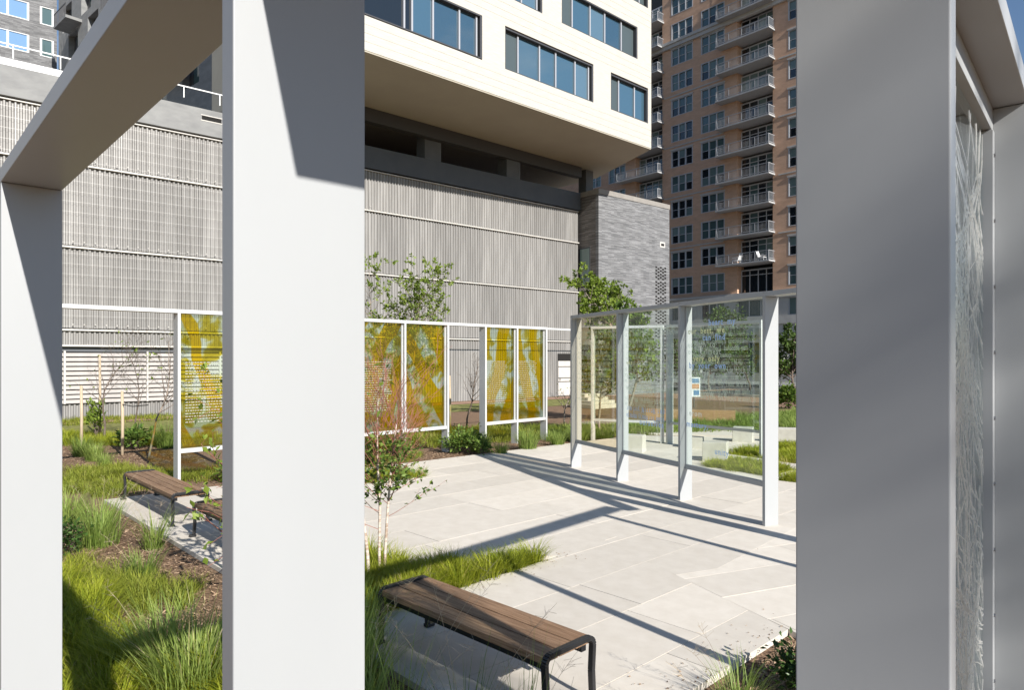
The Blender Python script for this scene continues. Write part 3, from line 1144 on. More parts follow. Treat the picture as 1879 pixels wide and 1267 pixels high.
# local x runs left and away along the front, local +y is towards the camera
FL, PITCH, NF = 9.45, 2.97, 12
TS0, TS1 = -12.0, 42.0
part('core', MB().box((TS0, -16, -0.06), (TS1, -1.35, 52)), 'interior_dark', tw)
bays_w = [(10.07, 13.02, 3), (5.98, 8.97, 3), (-2.4, -1.28, 1), (19.95, 22.7, 3), (24.0, 26.9, 3), (-8.9, -6.0, 3)]
bays_b = [(0.38, 4.45), (14.3, 18.35)]
openings = sorted([(a, c) for a, c, _ in bays_w] + bays_b)
wall = MB()
def wall_row(z0, z1, ops):
    x = TS0
    for a, c in sorted(ops) + [(TS1, TS1)]:
        if a > x:
            wall.box((x, -0.35, z0), (a, 0.0, z1))
        x = c
for i in range(NF):
    f = FL + i * PITCH
    wall_row(f, f + 0.48, bays_b)
    wall_row(f + 0.48, f + 2.44, openings)
    wall_row(f + 2.44, f + PITCH, bays_b)
part('brick_wall', wall, 'tower_brick', tw)
rec = MB()
for a, c in bays_b:
    rec.box((a, -1.35, FL), (a - .02 + .0, -0.352, FL + NF * PITCH))
    rec.box((a - .05, -1.34, FL), (a - .002, -0.352, FL + NF * PITCH))
    rec.box((c + .002, -1.34, FL), (c + .05, -0.352, FL + NF * PITCH))
part('recess_cheek', rec, 'tower_brick', tw)
# windows built once per kind
def window_parts(w, n):
    h = 1.96
    f = MB()
    t = 0.10
    f.box((0, -0.20, 0), (w, 0.02, 0.07))
    f.box((0, -0.20, h - .08), (w, 0.02, h))
    f.box((0, -0.20, .07), (t, 0.015, h - .08))
    f.box((w - t, -0.20, .07), (w, 0.015, h - .08))
    pw = (w - t) / n
    for i in range(1, n):
        f.box((i * pw + t * .5 - .06, -0.20, .07), (i * pw + t * .5 + .06, 0.01, h - .08))
    for i in range(n):
        f.box((i * pw + t, -0.17, h * .5 - .03), ((i + 1) * pw, -0.10, h * .5 + .03))
    up, lo = [], []
    for i in range(n):
        x0, x1 = i * pw + t + .02, (i + 1) * pw - .02
        up.append(((x0, -0.16, h * .5 + .03), (x1, -0.13, h - .08)))
        lo.append(((x0, -0.18, .07), (x1, -0.15, h * .5 - .03)))
    return f, up, lo
rt = random.Random(11)
PM = ['pane_curtain', 'pane_curtain', 'pane_curtain', 'pane_teal', 'pane_teal', 'pane_dark']
wcache = {}
for (a, c, n) in bays_w:
    w = c - a
    f, up, lo = window_parts(w, n)
    key = round(w, 2)
    fme = f.data('window', 'window_white')
    lint = MB().box((-.08, -0.1, 0), (w + .08, 0.09, 0.16)).data('lintel', 'beige_stone')
    pme = {}
    for i in range(NF):
        if a < -5 or a > 23:
            if i > 9:
                continue
        z = FL + i * PITCH + 0.48
        wo = add('window', fme, tw, (a, 0, z))
        vis = 0 < i
        base = rt.choice(PM)
        for j in range(n):
            for tagx, bx in (('u', up[j]), ('l', lo[j])):
                mt = base if rt.random() < .6 else rt.choice(PM)
                if tagx == 'l' and rt.random() < .15:
                    mt = 'pane_dark'
                kk = (tagx, j, mt)
                if kk not in pme:
                    pme[kk] = MB().box(*bx).data('pane', mt)
                add('pane', pme[kk], wo)
        if (i % 2) == 1 or a < 0:
            add('lintel', lint, wo, (0, 0, 1.965))
# balconies
def balcony_parts(L_):
    slab = MB().box((-0.25, -1.34, 0.02), (L_, 1.25, 0.18))
    rail = MB()
    for z in (1.12, 0.30):
        rail.box((-0.2, 1.14, z), (L_ - .05, 1.20, z + .05))
        rail.box((-0.2, 0.01, z), (-0.14, 1.14, z + .05))
        rail.box((L_ - .11, 0.01, z), (L_ - .05, 1.14, z + .05))
    for x in np.linspace(-.2, L_ - .11, 5):
        rail.box((x, 1.145, .18), (x + .06, 1.195, 1.12))
    bars = MB()
    for x in np.arange(-.1, L_ - .1, .14):
        bars.box((x, 1.16, .35), (x + .014, 1.18, 1.12))
    for y in np.arange(.1, 1.1, .12):
        bars.box((-.18, y, .35), (-.16, y + .02, 1.12))
        bars.box((L_ - .09, y, .35), (L_ - .07, y + .02, 1.12))
    return slab, rail, bars
for (a, c) in bays_b:
    L_ = 6.0 if a < 5 else 6.2
    slab, rail, bars = balcony_parts(L_)
    sme, rme, bme = slab.data('balcony', 'balcony_concrete'), rail.data('railing', 'railing_grey'), bars.data('balusters', 'railing_grey')
    W = c - a
    gf = MB()
    gf.box((0, -0.9, 0), (W, -0.8, .08))
    gf.box((0, -0.9, 2.45), (W, -0.8, 2.6))
    gf.box((0, -0.9, 1.92), (W, -0.8, 2.0))
    for x in (0, W * .27, W * .5, W * .74, W - .09):
        gf.box((x, -0.9, .08), (x + .09, -0.78, 2.45))
    gme = gf.data('glazed_door', 'window_white')
    pcs = [(0.09, W * .27), (W * .27 + .09, W * .5), (W * .5 + .09, W * .74), (W * .74 + .09, W - .09)]
    pme = {}
    for i in range(NF):
        z = FL + i * PITCH
        if i > 0:
            bo = add('balcony', sme, tw, (a, 0.0, z))
            add('railing', rme, bo)
            add('balusters', bme, bo)
        go = add('glazed_door', gme, tw, (a, 0, z + (.18 if i else 0)))
        for j, (x0, x1) in enumerate(pcs):
            mt = rt.choice(['pane_dark', 'pane_dark', 'pane_teal', 'pane_curtain'])
            for hh, (z0, z1) in enumerate(((.08, 1.92), (2.0, 2.45))):
                kk = (j, mt, hh)
                if kk not in pme:
                    pme[kk] = MB().box((x0, -0.87, z0), (x1, -0.84, z1)).data('pane', mt)
                add('pane', pme[kk], go)
# string courses and stone base
for i in (2, 4, 6, 8):
    z = FL + i * PITCH - .12
    x = TS0
    for p, q in ((-.25, 6.1), (14.0, 20.3), (TS1, TS1)):
        if p > x:
            part('string_course', MB().box((x, -0.01, z), (p, 0.06, z + .14)), 'beige_stone', tw)
        x = q
zc = FL + 9 * PITCH + 2.58
part('cornice', MB().box((TS0, -0.1, zc), (TS1, 0.30, zc + .42)).box((TS0, -0.1, zc + .42), (TS1, 0.45, zc + .75)), 'beige_stone', tw)
part('base_cornice', MB().box((TS0, -0.5, FL - .75), (TS1, 0.25, FL - .25)).box((TS0, -0.5, FL - .25), (TS1, 0.45, FL)), 'beige_stone', tw)
base = MB()
base_bays = [(0.38, 4.45), (5.98, 8.97), (10.07, 13.02), (-2.4, -1.28), (14.3, 18.35), (19.9, 22.7), (-8.9, -6.0)]
for z0, z1, op in ((-0.06, .9, []), (.9, 4.2, base_bays), (4.2, 6.05, []), (6.9, 8.7, base_bays)):
    x = TS0
    for a, c in sorted(op) + [(TS1, TS1)]:
        if a > x:
            base.box((x, -0.4, z0), (a, 0.1, z1))
        x = c
base.box((TS0, -0.4, 6.05), (TS1, 0.3, 6.9))
part('stone_base', base, 'beige_stone', tw)
for a, c in base_bays:
    for z0, z1 in ((.9, 4.2), (6.9, 8.7)):
        f = MB()
        f.box((a, -.2, z0), (c, -.05, z0 + .08))
        f.box((a, -.2, z1 - .08), (c, -.05, z1))
        n = 1 if c - a < 2 else 3
        for k in range(n + 1):
            x = a + (c - a - .09) * k / n
            f.box((x, -.2, z0 + .08), (x + .09, -.05, z1 - .08))
        w = part('window', f, 'window_white', tw)
        for k in range(n):
            x0, x1 = a + (c - a - .09) * k / n + .09, a + (c - a - .09) * (k + 1) / n
            part('pane', MB().box((x0, -.17, z0 + .08), (x1, -.14, z1 - .08)), rt.choice(['pane_teal', 'pane_curtain', 'pane_dark']), w)
# two chairs and a small table out on the lowest balcony
def lounge_chair(lab, x, flip):
    o = thing('balcony_chair', lab, 'chair', (0, 0, 0))
    base_m = Matrix.Translation(Vector((TP[0], TP[1], 0))) @ Matrix.Rotation(tr0, 4, 'Z')
    p = base_m @ Vector((x, 0.7, FL + PITCH + .185))
    o.location = p
    o.rotation_euler = (0, 0, tr0 + (math.pi if flip else 0))
    part('seat', MB().box((-.3, -.3, .32), (.35, .3, .38)), 'plastic_white', o)
    bm_ = MB().box((-.34, -.3, .36), (-.28, .3, 1.05))
    bm_.v = [(x_ - (z_ - .36) * .35, y_, z_) for x_, y_, z_ in bm_.v]
    part('backrest', bm_, 'plastic_white', o)
    for sx in (-.28, .3):
        for sy in (-.28, .25):
            part('leg', MB().box((sx, sy, 0), (sx + .05, sy + .05, .32)), 'plastic_white', o)
    for sy in (-.34, .28):
        part('armrest', MB().box((-.35, sy, .55), (.35, sy + .07, .59)), 'plastic_white', o)
lounge_chair('white reclining chair near the corner of the lowest tower balcony', 1.2, True)
lounge_chair('white slatted chair in the middle of the lowest tower balcony', 4.1, False)

# ------------------------------------------------------------------ rear buildings on the left
NP = (-44.0, 66.0)
nb = thing('grey_brick_block', 'mottled grey brick block with white framed windows at far left', 'building', (NP[0], NP[1], 0), wr)
nw = MB()
NWIN = [(-4.6, -0.45), (-9.9, -5.6), (-1.0 + 1.25, 1.0)]
ops = [(-12.0, -7.4), (-7.0, -2.2), (-1.35, -0.25)]
nw_rows = []
f0 = 24.0
for i in range(8):
    z = f0 + i * 3.05
    nw_rows += [(z, z + 1.35, []), (z + 1.35, z + 3.05, ops)]
for z0, z1, op in nw_rows:
    x = -30.0
    for a, c in sorted(op) + [(0.0, 0.0)]:
        if a > x:
            nw.box((x, 0, z0), (a, .4, z1))
        x = c
nw.box((-30, 0, 0), (0, .4, f0))
part('front_wall', nw, 'grey_brick', nb)
part('core', MB().box((-30, .45, 0), (0, 12, 48)), 'interior_dark', nb)
for i in range(8):
    z = f0 + i * 3.05 + 1.35
    for a, c in ops:
        f = MB()
        f.box((a, .02, z), (c, .16, z + .07))
        f.box((a, .02, z + 1.63), (c, .16, z + 1.70))
        n = 3 if c - a > 3 else 1
        for k in range(n + 1):
            x = a + (c - a - .16) * k / n
            f.box((x, .02, z + .07), (x + .16, .16, z + 1.63))
        w = part('window', f, 'terrace_white', nb)
        for k in range(n):
            x0, x1 = a + (c - a - .16) * k / n + .16, a + (c - a - .16) * (k + 1) / n
            part('pane', MB().box((x0, .10, z + .07), (x1, .13, z + 1.63)), 'pane_sky' if n == 3 else 'pane_teal', w)
N2U = (0.755, -0.656)
n2r = math.atan2(N2U[1], N2U[0])
n2 = thing('concrete_block', 'board marked concrete apartment block with deep dark window recesses at upper left', 'building', (NP[0] + .3, NP[1] - .2, 0), n2r)
cw = MB()
# local left of N2U is (0.656,0.755): away from the camera
f1 = 20.5
for i in range(8):
    z = f1 + i * 3.05
    ops2 = [(1.2 + k * 5.2 + (1.7 if i % 2 else 0), 1.2 + k * 5.2 + 2.6 + (1.7 if i % 2 else 0)) for k in range(7)]
    for z0, z1, op in ((z, z + .75, []), (z + .75, z + 3.05, ops2)):
        x = 0.0
        for a, c in op + [(40.0, 40.0)]:
            if a > x:
                cw.box((x, 0, z0), (a, .9, z1))
            x = c
cw.box((0, 0, 0), (40, .9, f1))
part('front_wall', cw, 'concrete', n2)
part('core', MB().box((0, .92, 0), (40, 12, 45)), 'interior_dark', n2)
for i in range(8):
    z = f1 + i * 3.05 + .75
    for k in range(7):
        a = 1.2 + k * 5.2 + (1.7 if i % 2 else 0)
        f = MB()
        f.box((a, .5, z), (a + .6, .6, z + 2.3))
        f.box((a + 1.55, .5, z), (a + 1.65, .6, z + 2.3))
        f.box((a + 2.5, .5, z), (a + 2.6, .6, z + 2.3))
        w = part('window', f, 'dark_frame', n2)
        part('pane', MB().box((a + .6, .53, z), (a + 1.55, .56, z + 2.3)), 'pane_teal', w)
        part('pane', MB().box((a + 1.65, .53, z), (a + 2.5, .56, z + 2.3)), 'pane_blue', w)
for k, (x, z) in enumerate(((3.2, f1 + 4 * 3.05 + .1), (9.6, f1 + 2 * 3.05 + 1.3), (15.2, f1 + 3.05 * 3 + .6), (25.0, f1 - 1.2 + 3.05))):
    bo = part('balcony', MB().box((x, -1.3, z), (x + 3.4, 0, z + .25)), 'concrete', n2)
    rl = MB()
    rl.box((x, -1.3, z + 1.25), (x + 3.4, -1.25, z + 1.3))
    for q in np.arange(x, x + 3.4, .16):
        rl.box((q, -1.29, z + .25), (q + .03, -1.26, z + 1.25))
    for q in np.arange(-1.2, 0, .16):
        rl.box((x, q, z + .25), (x + .03, q + .03, z + 1.25))
    part('railing', rl, 'dark_frame', bo)

# ------------------------------------------------------------------ benches
def bench(label, P, d, length, width, slats, h=0.45):
    """P is the near-left corner of the seat in plan, d runs along it; width lies on the left of d"""
    rz = math.atan2(d[1], d[0])
    t = thing('bench', label, 'bench', (P[0], P[1], 0), rz, 'garden benches')
    sw = (width - 0.012 * (slats - 1)) / slats
    for k in range(slats):
        y = k * (sw + .012)
        part('slat', MB().box((0.035, y, h - .05), (length - .035, y + sw, h)), 'bench_wood', t, bevel=0.004)
    fr_ = MB()
    fr_.box((0.05, .03, h - .10), (length - .05, .08, h - .052))
    fr_.box((0.05, width - .08, h - .10), (length - .05, width - .03, h - .052))
    part('side_rail', fr_, 'black_metal', t)
    for e, sgn in ((0.0, 1), (length, -1)):
        x = e + sgn * .015
        pts = []
        # hoop end: leg, rounded shoulder, top bar, shoulder, leg
        def arc(cy, cz, r, a0, a1, n=5):
            return [(x, cy + r * math.cos(a0 + (a1 - a0) * i / n), cz + r * math.sin(a0 + (a1 - a0) * i / n)) for i in range(n + 1)]
        ra = .055
        up = arc(ra, h + .004 - ra, ra, math.pi, math.pi / 2) + arc(width - ra, h + .004 - ra, ra, math.pi / 2, 0)
        hoop = MB()
        for i in range(len(up) - 1):
            hoop.bar(up[i], up[i + 1], .05, .038, up=(1, 0, 0)) if False else hoop.bar(up[i], up[i + 1], .044, .036, up=(0, 0, 1) if abs(up[i + 1][2] - up[i][2]) < abs(up[i + 1][1] - up[i][1]) else (0, 1, 0))
        part('end_hoop', hoop, 'black_metal', t, bevel=0.004)
        for y, dy in ((0.0, -1), (width, 1)):
            lg = MB()
            z1 = h + .004 - ra
            cv = [(x, y - dy * 0.00, z1), (x, y - dy * .012, z1 * .55), (x, y - dy * .004, z1 * .2), (x, y + dy * .0, .03)]
            for i in range(3):
                lg.bar(cv[i], cv[i + 1], .036, .042, up=(1, 0, 0))
            lo = part('leg', lg, 'black_metal', t, bevel=0.003)
            part('foot', MB().box((x - .03, y - .025 if dy > 0 else y - .06, 0.002), (x + .03, y + .06 if dy > 0 else y + .025, .03)), 'black_metal', lo, bevel=0.004)
    return t
LDIR = (0.7071, -0.7071)
bench('dark framed wooden bench in the foreground, three broad slats', (-1.12, 5.78), LDIR, 1.90, 0.50, 3)
bench('slatted wooden bench at the left end of the paving beside the mulch', (-6.64, 11.69), (0.682, -0.731), 2.60, 0.49, 4)
bench('wooden bench beside leafy twigs, half hidden by the middle post', (-4.31, 9.24), (0.682, -0.731), 2.40, 0.49, 4)

# ------------------------------------------------------------------ stone seat blocks
def stone(label, x, y, sx, sy, h, rz):
    mb = MB().box((-sx / 2, -sy / 2, -.05), (sx / 2, sy / 2, h))
    rr = random.Random(label)
    mb.v = [(a + rr.uniform(-.012, .012), b_ + rr.uniform(-.012, .012), c + rr.uniform(-.01, .01)) for a, b_, c in mb.v]
    o = part('stone_block', mb, 'light_stone', None, (x, y, 0), rz, bevel=0.012)
    tag(o, label, 'stone block', 'cut stone seats on the lawn')
rzB = math.atan2(-0.4, 0.92)
stone('pale stone block seen low in the middle glass pane', 3.2, 17.75, 0.50, 0.40, 0.44, rzB)
stone('large pale stone block low in the nearest glass pane', 4.82, 16.15, 0.55, 0.45, 0.46, rzB)
stone('small pale stone block at the edge between glass panes', 4.98, 18.55, 0.42, 0.40, 0.30, rzB)
stone('pale stone block at right of the nearest glass pane', 6.75, 19.95, 0.55, 0.42, 0.42, rzB)
stone('pale stone block on the lawn right of the glass screen', 8.0, 19.65, 0.72, 0.45, 0.42, rzB)

# steps, timber bench wall, kerb and signs behind the glass
st = thing('stone_steps', 'pale stone steps behind the far glass pane', 'steps', (4.05, 33.5, 0), wr)
for k in range(4):
    part('step', MB().box((k * .12, k * .34, -.05), (2.0 - k * .12, 1.7, .16 * (k + 1))), 'light_stone', st, bevel=0.01)
tb = thing('timber_bench', 'long orange timber bench beyond the middle glass pane', 'bench', (5.2, 26.5, 0), math.atan2(-0.31, .95))
for k in range(3):
    part('plank', MB().box((0, k * .17, .40), (3.3, k * .17 + .155, .46)), 'timber', tb, bevel=.005)
part('front_board', MB().box((0, -.03, .05), (3.3, -.002, .455)), 'timber', tb)
for x in (.1, 1.6, 3.1):
    part('leg', MB().box((x, .03, -.05), (x + .08, .45, .398)), 'dark_frame', tb)

def sign_post(label, x, y, h, w, bh, panels, rz=0.0):
    t = thing('street_sign', label, 'sign', (x, y, GZ), rz)
    part('post', MB().tube([(0, 0, 0), (0, 0, h)], .03, 8), 'steel', t)
    bd = part('board', MB().box((-w / 2, -.05, h - bh), (w / 2, -.032, h)), 'plastic_white', t)
    for (a, c, z0, z1, m) in panels:
        part('printed_field', MB().quad((a * w - w / 2, -.0525, h - bh + z0 * bh), (c * w - w / 2, -.0525, h - bh + z0 * bh), (c * w - w / 2, -.0525, h - bh + z1 * bh), (a * w - w / 2, -.0525, h - bh + z1 * bh)), m, bd)
    return t
sign_post('tall notice board with blue and orange fields seen through the glass', 9.3, 34.9, 1.55, .62, 1.0,
          [(.08, .92, .70, .93, 'sign_blue'), (.08, .92, .40, .66, 'sign_orange'), (.08, .30, .08, .34, 'sign_blue'), (.45, .92, .08, .34, 'sign_blue')])
sign_post('small white street sign with red mark by the kerb at right', 17.3, 44.0, 2.75, .62, .50, [(.55, .75, .3, .8, 'sign_red'), (.15, .45, .35, .7, 'sign_blue')])

# ------------------------------------------------------------------ vegetation generators
def np_mesh(name, V, F, m, tone=None, parent=None, loc=(0, 0, 0), kind=None, smooth=False):
    """V (n,3), F (m,3|4) arrays -> object"""
    me = bpy.data.meshes.new(name)
    k = F.shape[1]
    me.vertices.add(len(V))
    me.vertices.foreach_set('co', V.astype(np.float32).ravel())
    me.loops.add(F.size)
    me.loops.foreach_set('vertex_index', F.astype(np.int32).ravel())
    me.polygons.add(len(F))
    me.polygons.foreach_set('loop_start', np.arange(0, F.size, k, dtype=np.int32))
    me.polygons.foreach_set('loop_total', np.full(len(F), k, dtype=np.int32))
    me.update(calc_edges=True)
    if tone is not None:
        at = me.attributes.new('tone', 'FLOAT', 'POINT')
        at.data.foreach_set('value', tone.astype(np.float32))
    me.materials.append(MATS[m])
    if smooth:
        me.polygons.foreach_set('use_smooth', np.ones(len(F), dtype=bool))
    o = add(name, me, parent, loc)
    if kind:
        o['kind'] = kind
    return o

def blades(base, az, length, lean, width, rng, droop=1.0, segs=3):
    """arching grass blades. base (n,3). returns V,F,tone"""
    n = len(base)
    V = np.zeros((n, (segs + 1) * 2 - 1, 3))
    dirh = np.stack([np.cos(az), np.sin(az), np.zeros(n)], 1)
    side = np.stack([-np.sin(az), np.cos(az), np.zeros(n)], 1)
    th = lean.copy()
    p = base.copy()
    st = length / segs
    idx = 0
    for i in range(segs + 1):
        w = width * (1 - (i / segs) ** 1.6)
        if i < segs:
            V[:, idx] = p - side * w[:, None] * .5
            V[:, idx + 1] = p + side * w[:, None] * .5
            idx += 2
        else:
            V[:, idx] = p
        p = p + (dirh * np.sin(th)[:, None] + np.array([0, 0, 1.0]) * np.cos(th)[:, None]) * st[:, None]
        th = th + droop * (0.25 + 0.35 * rng.random(n)) * (1.6 / segs) * 1.4
    nv = V.shape[1]
    f = []
    for i in range(segs - 1):
        a = 2 * i
        f += [(a, a + 1, a + 3), (a, a + 3, a + 2)]
    a = 2 * (segs - 1)
    f.append((a, a + 1, a + 2))
    f = np.array(f)
    F = (np.arange(n)[:, None, None] * nv + f[None]).reshape(-1, 3)
    t = np.clip(rng.random(n) * .75 + .1, 0, 1)
    zrel = np.linspace(0, .25, nv)[None, :]
    tone = np.clip(t[:, None] + zrel - .1, 0, 1).ravel()
    return V.reshape(-1, 3), F, tone

def merge(parts):
    Vs, Fs, Ts, n = [], [], [], 0
    for V, F, T in parts:
        Vs.append(V)
        Fs.append(F + n)
        Ts.append(T)
        n += len(V)
    return np.concatenate(Vs), np.concatenate(Fs), np.concatenate(Ts)

def sample_poly(poly, n, rng):
    xs = [p[0] for p in poly]
    ys = [p[1] for p in poly]
    out = []
    while len(out) < n:
        p = (rng.uniform(min(xs), max(xs)), rng.uniform(min(ys), max(ys)))
        if inside(p, poly):
            out.append(p)
    return out

def tuft_blades(cx, cy, n, r, h, wid, rng, droop=1.0, z=GZ, lean=(0.05, .55)):
    a = rng.random(n) * 2 * np.pi
    rr = r * np.sqrt(rng.random(n))
    base = np.stack([cx + rr * np.cos(a), cy + rr * np.sin(a), np.full(n, z)], 1)
    az = a + rng.normal(0, .5, n)
    L = h * (0.6 + .5 * rng.random(n))
    le = lean[0] + (lean[1] - lean[0]) * rng.random(n) * (0.4 + .6 * rr / r)
    V, F, T = blades(base, az, L, le, wid * (0.6 + .7 * rng.random(n)), rng, droop)
    return V, F, np.clip(T + rng.normal(-.04, .15), 0, 1)

def grass_bed(name, label, poly, tufts, per, r, h, wid, m, seed, cat='grass', droop=1.2, lean=(.1, .9)):
    rng = np.random.default_rng(seed)
    ps = [tuft_blades(x, y, per, r * rng.uniform(.7, 1.2), h * rng.uniform(.7, 1.15), wid, rng, droop, lean=lean) for x, y in sample_poly(poly, tufts, rng)]
    V, F, T = merge(ps)
    o = np_mesh(name, V, F, m, T, kind='stuff')
    o['label'] = label
    o['category'] = cat
    return o

def tuft(label, x, y, n, r, h, wid, m, seed, droop=.8, lean=(.03, .6), seedheads=0, group='tall ornamental grass clumps'):
    rng = np.random.default_rng(seed)
    V, F, T = tuft_blades(0, 0, n, r, h, wid, rng, droop, z=0, lean=lean)
    t = thing('grass_clump', label, 'grass clump', (x, y, GZ), 0, group)
    np_mesh('blades', V, F, m, T, t)
    if seedheads:
        mb = MB()
        rr = random.Random(seed)
        for k in range(seedheads):
            a = rr.uniform(0, 6.28)
            le = rr.uniform(.05, .45)
            hh = h * rr.uniform(1.1, 1.6)
            p = [Vector((math.cos(a) * r * .3, math.sin(a) * r * .3, 0))]
            for s in range(5):
                le += .1
                p.append(p[-1] + Vector((math.cos(a) * math.sin(le), math.sin(a) * math.sin(le), math.cos(le))) * hh / 5)
            mb.tube(p, [.0022, .002, .0018, .0015, .0012, .0008], 3, cap=False)
            for s in range(10):
                q = p[4].lerp(p[5], rr.random())
                a2, r2 = rr.uniform(0, 6.28), rr.uniform(.03, .09)
                mb.tube([q, q + Vector((math.cos(a2) * r2, math.sin(a2) * r2, rr.uniform(0, .07)))], .0009, 3, cap=False)
        part('seed_stems', mb, 'stake_wood', t)
    return t

def leaf_cloud(centers, dirs, size, rng, aspect=.55):
    """folded leaf quads (two triangles each side of the midrib)"""
    n = len(centers)
    d = dirs / (np.linalg.norm(dirs, axis=1, keepdims=True) + 1e-9)
    up = rng.normal(0, 1, (n, 3))
    up[:, 2] += 1.2
    s = np.cross(d, up)
    s /= (np.linalg.norm(s, axis=1, keepdims=True) + 1e-9)
    nrm = np.cross(s, d)
    L = (size * (0.6 + .7 * rng.random(n)))[:, None]
    V = np.zeros((n, 4, 3))
    V[:, 0] = centers
    V[:, 1] = centers + d * L * .5 + s * L * aspect * .5 + nrm * L * .10
    V[:, 2] = centers + d * L
    V[:, 3] = centers + d * L * .5 - s * L * aspect * .5 + nrm * L * .10
    f = np.array([[0, 1, 2], [0, 2, 3]])
    F = (np.arange(n)[:, None, None] * 4 + f[None]).reshape(-1, 3)
    T = np.repeat(rng.random(n), 4)
    return V.reshape(-1, 3), F, T

def shrub(label, x, y, r, h, n, size, m, seed, group=None, name='shrub'):
    rng = np.random.default_rng(seed)
    t = thing(name, label, 'shrub', (x, y, GZ), 0, group)
    mb = MB()
    tips = []
    for k in range(16):
        a = rng.random() * 6.28
        rr = r * rng.uniform(.2, .95)
        q = Vector((math.cos(a) * rr, math.sin(a) * rr, h * rng.uniform(.45, 1.0)))
        mid = Vector((q.x * .4, q.y * .4, q.z * .55))
        mb.tube([(0, 0, 0), mid, q], [.012, .008, .004], 4, cap=False)
        tips += [(mid, q)] * 1
    part('stems', mb, 'bark_dark', t)
    C = []
    for k in range(n):
        mid, q = tips[rng.integers(len(tips))]
        p = mid.lerp(q, rng.random() ** .6)
        C.append((p.x, p.y, p.z))
    C = np.array(C) + rng.normal(0, r * .17, (n, 3)) * np.array([1, 1, .8])
    C[:, 2] = np.maximum(C[:, 2], .02)
    D = C - np.array([0, 0, h * .3])
    D = D / np.linalg.norm(D, axis=1, keepdims=True) + rng.normal(0, .6, (n, 3))
    V, F, T = leaf_cloud(C, D, size, rng)
    np_mesh('foliage', V, F, m, T, t)
    return t

def tree(label, x, y, h, seed, stems=1, trunk_r=.05, crown_lo=.35, spread=.45, levels=3, bark='bark_grey', leaf='leaf_green',
         nleaf=3000, lsize=.07, lean=.06, twig=None, ntwig=4, group=None, name='tree', clear=None, leaf_zone=(0, 1.0), cat='tree', up=.55, step=.16):
    """tapered stems, forked limbs down to twigs, leaves carried on the twigs"""
    rr = random.Random(seed)
    rng = np.random.default_rng(seed)
    t = thing(name, label, cat, (x, y, GZ), 0, group)
    trunk, branches = MB(), MB()
    twigs = []
    def limb(p, d, ln, r, lev, mb):
        n = max(3, int(ln / step))
        pts, rad = [p.copy()], [r]
        kids = []
        for i in range(n):
            d = (d + Vector((rr.gauss(0, .10), rr.gauss(0, .10), rr.gauss(.02, .07) + (.05 * up if lev else 0)))).normalized()
            p = p + d * (ln / n)
            pts.append(p.copy())
            rad.append(max(r * (1 - .82 * (i + 1) / n), .0022))
            f = (i + 1) / n
            if lev < levels and f > (crown_lo if lev == 0 else .18):
                for _ in range(1 if lev else 2):
                    if rr.random() < .85:
                        kids.append((p.copy(), d.copy(), f, rad[-1]))
        mb.tube(pts, rad, 7 if lev == 0 else (5 if lev == 1 else 3), cap=(lev == 0))
        if lev >= levels - 1:
            twigs.extend([(pts[i], pts[i + 1]) for i in range(max(1, len(pts) // 3), len(pts) - 1)])
        for (q, dd, f, rq) in kids:
            a = rr.uniform(0, 6.28)
            o = dd.orthogonal().normalized()
            o.rotate(Quaternion(dd, a))
            nd = (dd * up + o * rr.uniform(.55, 1.0)).normalized()
            k = (1 - .55 * f) if lev == 0 else (1 - .5 * f)
            limb(q, nd, ln * (spread if lev == 0 else .5) * k * rr.uniform(.7, 1.15), max(rq * .62, .0028), lev + 1, branches)
    for s in range(stems):
        a = 6.28 * s / max(stems, 1) + rr.uniform(-.4, .4)
        off = Vector((math.cos(a), math.sin(a), 0)) * (.10 if stems > 1 else 0)
        ld = Vector((math.cos(a) * lean, math.sin(a) * lean, 1)).normalized()
        limb(off, ld, h * rr.uniform(.9, 1.0), trunk_r * rr.uniform(.8, 1.1), 0, trunk)
    part('trunk', trunk, bark, t, smooth=True)
    part('branches', branches, twig or bark, t, smooth=True)
    if nleaf and twigs:
        z0, z1 = leaf_zone
        tw_ = [q for q in twigs if z0 * h <= q[1].z <= z1 * h * 1.05] or twigs
        idx = rng.integers(0, len(tw_), nleaf)
        A = np.array([tuple(q[0]) for q in tw_])
        B = np.array([tuple(q[1]) for q in tw_])
        u = rng.random((nleaf, 1))
        C = A[idx] * (1 - u) + B[idx] * u + rng.normal(0, .012, (nleaf, 3))
        D = (B[idx] - A[idx])
        D = D / (np.linalg.norm(D, axis=1, keepdims=True) + 1e-9) + rng.normal(0, .8, (nleaf, 3))
        V, F, T = leaf_cloud(C, D, lsize, rng)
        clump = .5 + .5 * np.sin(C[:, 0] * 3.1 + seed) * np.cos(C[:, 1] * 2.7) * np.sin(C[:, 2] * 2.9 + 1)
        T = np.clip(.55 * T + .45 * np.repeat(clump, 4), 0, 1)
        np_mesh('crown', V, F, leaf, T, t)
    return t

